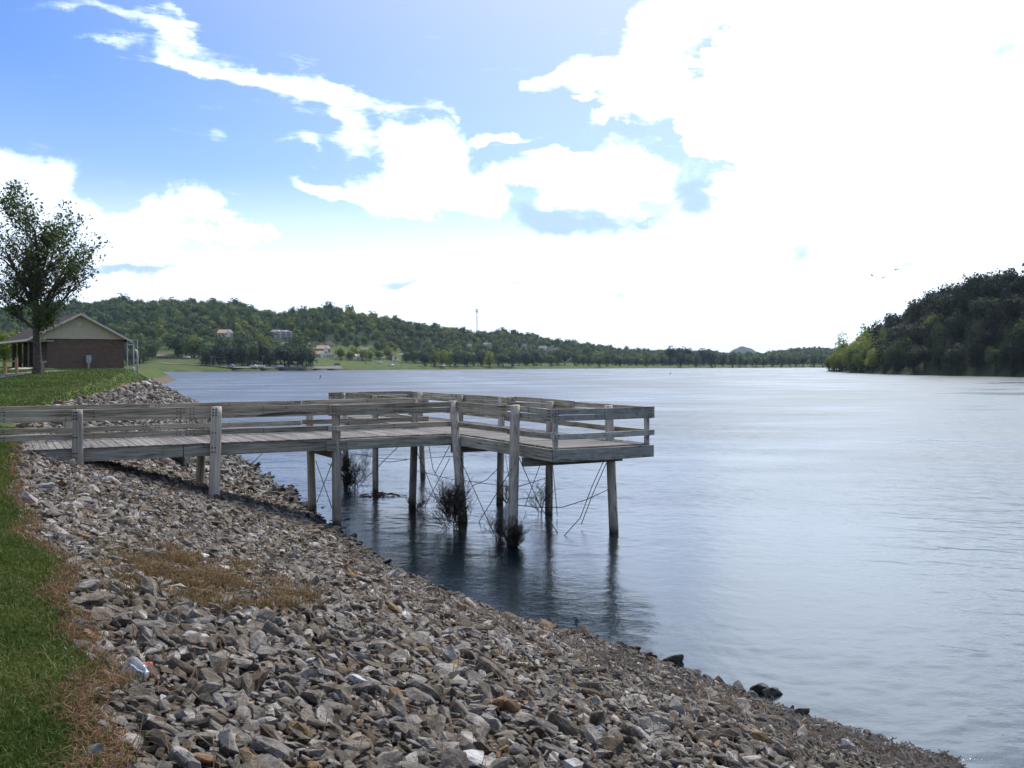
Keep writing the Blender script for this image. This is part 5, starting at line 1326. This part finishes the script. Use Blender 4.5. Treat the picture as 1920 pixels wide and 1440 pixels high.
# birds
for (px, py, d, rl, lab) in ((1679, 506, 150, .1, 'dark bird in flight, the highest and rightmost of three'), (1635, 517, 150, .9, 'dark bird in flight, the leftmost of three'), (1656, 521, 150, -.3, 'dark bird in flight, the lowest of three')):
    p = I3(px, py, d); r = empty('flying_bird', lab, 'bird', p, rl, 'birds over the lake'); r.rotation_euler = (.55, .25 * rl, rl)
    mb = MB(); mb.tube([(0, -.28, 0), (0, -.12, .02), (0, .1, .02), (0, .26, 0), (0, .36, .01)], [.015, .06, .07, .045, .02], 8); mb.build('body', MAT['bird_black'], r, smooth=True)
    for sx in (-1, 1):
        mb = MB(); t0 = .015
        top = [(sx * .04, -.09, .03), (sx * .04, .12, .03), (sx * .34, .13, .17), (sx * .34, -.05, .17), (sx * .66, .0, .12), (sx * .62, -.08, .12)]
        vs = top + [(a_, b_, c_ - t0) for a_, b_, c_ in top]; mb.add(vs, [(0, 1, 2, 3), (3, 2, 4, 5), (9, 8, 7, 6), (11, 10, 8, 9), (1, 7, 8, 2), (2, 8, 10, 4), (4, 10, 11, 5), (5, 11, 9, 3), (3, 9, 6, 0)]); mb.build('wing', MAT['bird_black'], r)

# ------------------------------------------------------------------ park building
GX, GY_ = -42.5, 83.0; gd = Vector((.8, .6, 0)); bd_ = Vector((-.6, .8, 0)); ga = math.atan2(.6, .8)
BH = empty('park_building', 'brown brick park building with tan gable and dark shingle roof', 'building', (GX, GY_, 3.72), ga)
# local x runs along the gable wall, local y back along the building, z from the ground
GWD, LEN, EV, AP = 8.15, 14.0, 2.66, 4.95
x0w = 1.95; x1w = GWD - .18
mb = MB(); mb.box((x0w + x1w) / 2, .55 + (LEN - 1) / 2, EV / 2 - .4, x1w - x0w, LEN - 1, EV + .8); mb.build('brick_wall', MAT['dark_brick'], BH)
mb = MB(); mb.box((x0w + x1w) / 2 + .01, .5, -.12, x1w - x0w + .1, .16, .22); mb.build('plinth', MAT['concrete'], BH)
# corner pier and porch columns down the left side
for (xx, yy) in ((.62, .8), (.62, 3.6), (.62, 6.6), (.62, 9.6), (.62, 12.6)):
    mb = MB(); mb.box(xx, yy, EV / 2 - .3, .34, .34, EV + .6); mb.build('column', MAT['far_bark'], BH)
for (xx, yy) in ((1.70, .75), (.85, 4.6)):
    mb = MB(); mb.box(xx, yy, EV / 2 - .3, .62, .5, EV + .6); mb.build('brick_pier', MAT['dark_brick'], BH)
# gable of lap siding: each board is its own course
n_b = 15
for k in range(n_b):
    z0 = EV + .02 + k * (AP - EV - .1) / n_b; z1 = z0 + (AP - EV - .1) / n_b
    half = lambda z: (GWD / 2) * (1 - (z - EV) / (AP - EV)) 
    a0, a1 = half(z0), half(z1); cx = GWD / 2; yb = .42
    mb = MB(); vs = [(cx - a0, yb - .03, z0), (cx + a0, yb - .03, z0), (cx + a1, yb, z1 - .005), (cx - a1, yb, z1 - .005), (cx - a0, yb + .12, z0), (cx + a0, yb + .12, z0), (cx + a1, yb + .12, z1 - .005), (cx - a1, yb + .12, z1 - .005)]
    mb.add(vs, [(0, 1, 2, 3), (5, 4, 7, 6), (0, 4, 5, 1), (3, 2, 6, 7), (0, 3, 7, 4), (1, 5, 6, 2)]); mb.build('siding_board', MAT['tan_siding'], BH)
mb = MB(); mb.tube([(GWD / 2 - .1, .33, 4.0), (GWD / 2 - .1, .40, 4.0)], .26, 16); mb.build('round_vent', MAT['tan_siding'], BH)
# roof: two slopes with thickness, white rakes and eaves
ov = .25
def slope(sx, xe, ze, m, t0, name, y0, y1, zz=0.0):
    cx = GWD / 2; vs = [(cx, y0, AP + .06 + zz), (xe, y0, ze + zz), (xe, y1, ze + zz), (cx, y1, AP + .06 + zz)]; vs += [(a_, b_, c_ - t0) for a_, b_, c_ in vs]
    f_ = [(0, 1, 2, 3), (7, 6, 5, 4), (0, 4, 5, 1), (1, 5, 6, 2), (2, 6, 7, 3), (3, 7, 4, 0)]
    if sx > 0: f_ = [tuple(reversed(q)) for q in f_]
    mb = MB(); mb.add(vs, f_); return mb.build(name, MAT[m], BH)
slope(-1, -.35, EV - .08, 'roof_shingle', .12, 'roof_slope', .02, LEN + .3); slope(1, GWD + .35, EV - .08, 'roof_shingle', .12, 'roof_slope', .02, LEN + .3)
for sx, xe in ((-1, -.37), (1, GWD + .37)): slope(sx, xe, EV - .09, 'cream_trim', .20, 'rake_board', -.05, .015, .01)
mb = MB(); mb.box(-.38, LEN / 2, EV - .17, .06, LEN + .3, .18); mb.build('eave_board', MAT['cream_trim'], BH)
mb = MB(); mb.box(GWD + .38, LEN / 2, EV - .17, .06, LEN + .3, .18); mb.build('eave_board', MAT['cream_trim'], BH)
mb = MB(); mb.box(.9, LEN / 2, EV - .22, 1.9, LEN - .4, .06); mb.build('porch_ceiling', MAT['cream_trim'], BH)
mb = MB(); mb.tube([(GWD + .06, .35, EV - .1), (GWD + .06, .35, -.3)], .05, 8); mb.build('downpipe', MAT['white_metal'], BH)
mb = MB(); mb.tube([(GWD * .80, 4, EV + .5), (GWD * .80, 4, EV + 1.55)], .06, 8); mb.build('vent_pipe', MAT['white_metal'], BH)
# electric meter box on its pedestal
p = Vector((GX, GY_, 0)) + gd * 4.75 + bd_ * .1; zq = tz(p.x, p.y)
r = empty('meter_box', 'grey electric meter box on a pedestal against the brick wall', 'meter box', (p.x, p.y, max(zq, 3.6)), ga)
mb = MB(); mb.box(0, 0, .95, .42, .25, .72); bx_ = mb.build('cabinet', MAT['grey_metal'], r); mb = MB(); mb.box(.12, -.14, 1.0, .14, .04, .3); mb.build('meter', MAT['white_metal'], bx_)
mb = MB(); mb.box(0, 0, .3, .16, .16, .7); mb.build('pedestal', MAT['grey_metal'], r)
# white pipes and lamp behind the building
for (px, pyb, pyt, arm, lab) in ((250.5, 688, 646, -1, 'white lamp post with a short arm behind the brick building'), (258, 690, 637, -1, 'tall thin white pole with a long arm right of the brick building')):
    d = 100.0; x = (px - 960) / F * d; zb = tz(x, d); zt_ = EYE + (HOR - pyt) / F * d
    r = empty('lamp_post', lab, 'lamp post', (x, d, zb - .3), 0, 'white posts beside the brick building'); Hh = zt_ - zb + .3
    mb = MB(); mb.tube([(0, 0, 0), (0, 0, Hh)], .075 if px < 255 else .045, 8); mb.build('pole', MAT['white_metal'], r)
    mb = MB(); L_ = .45 if px < 255 else 1.3; mb.tube([(0, 0, Hh - .03), (-L_, 0, Hh)], [.04, .035], 6); mb.box(-L_ - .12, 0, Hh - .02, .34, .14, .08); mb.build('arm', MAT['white_metal'], r)
d = 99.0; x = (257 - 960) / F * d; zb = tz(x, d); r = empty('white_standpipe', 'white pipe with a curved top between the two white posts', 'pipe', (x, d, zb - .2))
mb = MB(); Hh = EYE + (HOR - 652) / F * d - zb; mb.tube([(0.05, 0, 0), (.05, 0, Hh * .8), (-.02, 0, Hh * .95), (-.22, 0, Hh)], .10, 10); mb.build('pipe', MAT['white_metal'], r, smooth=True)
mb = MB(); mb.tube([(-.42, -.1, Hh * .45), (-.42, .05, Hh * .45)], .16, 12); mb.build('dish', MAT['white_metal'], r)

# paths on the mound
ribbon('footpath', [(-40, 712), (0, 706.5), (40, 700.5), (80, 697.5), (120, 696)], 1.7, 'asphalt', 'curving grey footpath in front of the brick building', .05)
ribbon('concrete_pad', [(25, 691.5), (62, 692.5)], 1.6, 'concrete', 'pale concrete pad by the porch of the brick building', .09)
# wooden exercise post
x, y, z = place(31, 702, 20); r = empty('wooden_post', 'orange brown wooden post with a crossbar left of the park tree', 'post', (x, y, z - .1)); s = y / F
mb = MB(); mb.box(0, 0, 17 * s, .17, .17, 34 * s); mb.build('upright', MAT['yellow_wood'], r)
mb = MB(); mb.box(-1.1, 0, 27 * s, 2.2, .1, .12); mb.build('crossbar', MAT['yellow_wood'], r)
mb = MB(); mb.box(-.92, .1, 14 * s, .2, .2, 28 * s); mb.build('upright', MAT['yellow_wood'], r)
x, y, z = place(81, 699, 20); r = empty('drinking_fountain', 'small grey drinking fountain beside the trunk of the park tree', 'fountain', (x, y, z)); 
mb = MB(); mb.tube([(0, 0, 0), (0, 0, .75), (0, 0, .82)], [.10, .08, .16], 10); mb.build('pedestal', MAT['grey_metal'], r, smooth=True); mb = MB(); mb.tube([(0, 0, .82), (0, 0, .95)], [.22, .24], 12); mb.build('bowl', MAT['grey_metal'], r)
x, y, z = place(15, 691, 20); r = empty('parked_van', 'pale grey van behind the wooden posts at the left edge', 'van', (x - 4, y + 40, tz(x - 4, y + 40)), .1)
mb = MB(); mb.box(0, 0, 1.15, 4.2, 1.8, 1.5); mb.build('body', MAT['grey_metal'], r)
for sx in (-1.3, 1.3): mb = MB(); mb.tube([(sx, -.95, .35), (sx, -.7, .35)], .36, 10); mb.build('wheel', MAT['tyre'], r)
mb = MB(); mb.box(.3, -.92, 1.5, 2.6, .03, .5); mb.build('window', MAT['window_glass'], r)

# yellow green trees at the left edge behind the building
for k, (px, py, d, H, lab) in enumerate(((8, 690, 105, 4.6, 'bright yellow green tree at the left edge of the picture'), (-18, 690, 118, 5.2, 'second bright tree half cut by the left edge'), (84, 690, 125, 4.6, 'yellow green tree seen through the porch of the brick building'), (55, 690, 130, 4.0, 'bright tree behind the porch columns'))):
    x = (px - 960) / F * d; tree(x, d, max(tz(x, d), 2.8), H, H * 1.05, 'H', k, 'yellow_foliage', lab, 'bright trees behind the park building', .02)

# ------------------------------------------------------------------ the park tree
x, y = -36.6, 72.2; zb = tz(x, y) - .15
x = (70 - 960) / F * y
PT = empty('park_tree', 'tall open crowned tree with dark leaves in front of the brick building', 'tree', (x, y, zb))
rr = random.Random(21); mb = MB(); tips = []
def limb(p, d, L, r, depth):
    pts = [p]; rs = [r]; q = p.copy(); dd = d.normalized(); nseg = 5
    for i_ in range(nseg):
        dd = (dd + Vector((rr.uniform(-.16, .16), rr.uniform(-.16, .16), rr.uniform(-.03, .13)))).normalized(); q = q + dd * L / nseg; pts.append(q.copy()); rs.append(r * (1 - .62 * (i_ + 1) / nseg))
    mb.tube(pts, rs, 8 if depth > 2 else (6 if depth > 1 else 4), cap=False)
    if depth <= 2:
        for i_ in range(2, nseg + 1): tips.append((pts[i_], depth))
    if depth > 0:
        for i_ in range(1 if depth < 3 else 2, nseg + 1):
            for _ in range(2 if depth < 3 else 1):
                an = rr.uniform(0, 6.28); sp = rr.uniform(.55, 1.05); ref = Vector((math.cos(an), math.sin(an), .25)); nd = (dd * (1 - sp * .4) + ref * sp).normalized()
                limb(pts[i_], nd, L * rr.uniform(.42, .62), rs[i_] * .62, depth - 1)
trunk_top = Vector((-.1, 0, 4.6))
mb.tube([(0, 0, -.3), (.0, 0, .15), (.02, 0, .8), (-.03, 0, 2.4), (-.08, 0, 3.6), trunk_top], [.52, .40, .31, .27, .26, .24], 12, cap=False)
limb(trunk_top, Vector((.12, 0, 1)), 6.6, .20, 3); limb(trunk_top, Vector((-.35, .1, 1)), 6.0, .15, 2)
for (z_, dx, dz, L, r) in ((3.5, -1, .75, 3.5, .13), (3.9, 1, .72, 4.3, .13), (4.9, 1, .95, 4.6, .12), (6.2, .6, .8, 3.6, .10), (6.2, -.6, .9, 3.6, .10), (4.4, -.6, 1.1, 4.2, .14), (4.6, .7, .9, 4.3, .14), (5.2, -.9, .5, 3.4, .10), (3.2, .7, .55, 2.3, .08), (5.4, .2, 1.3, 4.0, .12), (5.0, -.2, 1.2, 4.2, .12), (5.8, 1.0, .35, 3.9, .09)):
    limb(Vector((-.08, 0, z_)), Vector((dx, rr.uniform(-.8, .8), dz)), L, r, 2)
mb.build('trunk', MAT['bark'], PT, smooth=True)
r = np.random.default_rng(5); cs = []
for p, dpt in tips:
    if p.z < 3.3: continue
    if p.x ** 2 + (p.z - 8) ** 2 < 2.6 ** 2 and rr.random() < .5: continue
    for _ in range(rr.choice((0, 1, 1)) if dpt < 2 else rr.choice((0, 0, 1))): cs.append(np.array(p) + r.normal(0, .20, 3))
cs = np.array(cs)
ctr = np.array([-.1, 0, 8.0]); e = ((cs - ctr) / np.array([5.7, 5.0, 7.2])); cs = cs[(e ** 2).sum(1) < 1.0]
n = len(cs); K = 4; c = np.repeat(cs, K, 0) + r.normal(0, .14, (n * K, 3)); m_ = len(c)
nrm = r.normal(0, 1, (m_, 3)); nrm[:, 2] += .6; nrm /= np.linalg.norm(nrm, axis=1)[:, None]; a = np.cross(nrm, r.normal(0, 1, (m_, 3))); a /= np.linalg.norm(a, axis=1)[:, None]; b = np.cross(nrm, a)
s = (.078 * np.exp(r.normal(0, .3, m_)))[:, None]
V = np.stack([c - b * s, c + a * s * .8, c + b * s * 1.1, c - a * s * .8], 1).reshape(-1, 3)
print('park tree leaves', m_, 'trees', ntree, 'forest', len(lst), 'hill rest', len(rest))
link('crown', mesh_np('crown', V, np.arange(m_ * 4), np.full(m_, 4), MAT['park_foliage'], {'tint': np.repeat(r.random(m_), 4)}), PT)

# ------------------------------------------------------------------ haze
HAZE = 0.000055
mb = MB(); mb.box(0, 2800, 67, 12000, 12000, 140); me = mb.mesh('haze', [])
hm = bpy.data.materials.new('haze_air'); hm.use_nodes = True; nt = hm.node_tree; nt.nodes.clear()
vo = nt.nodes.new('ShaderNodeVolumePrincipled'); vo.inputs['Density'].default_value = HAZE; vo.inputs['Color'].default_value = (.62, .78, 1.0, 1); vo.inputs['Anisotropy'].default_value = .2
oo = nt.nodes.new('ShaderNodeOutputMaterial'); nt.links.new(vo.outputs[0], oo.inputs['Volume']); me.materials.append(hm)
hz = link('haze', me); tag(hz, 'thin blue haze over the lake', kind='stuff')
print('tris', sum(len(o.data.polygons) for o in bpy.data.objects if o.type == 'MESH'))
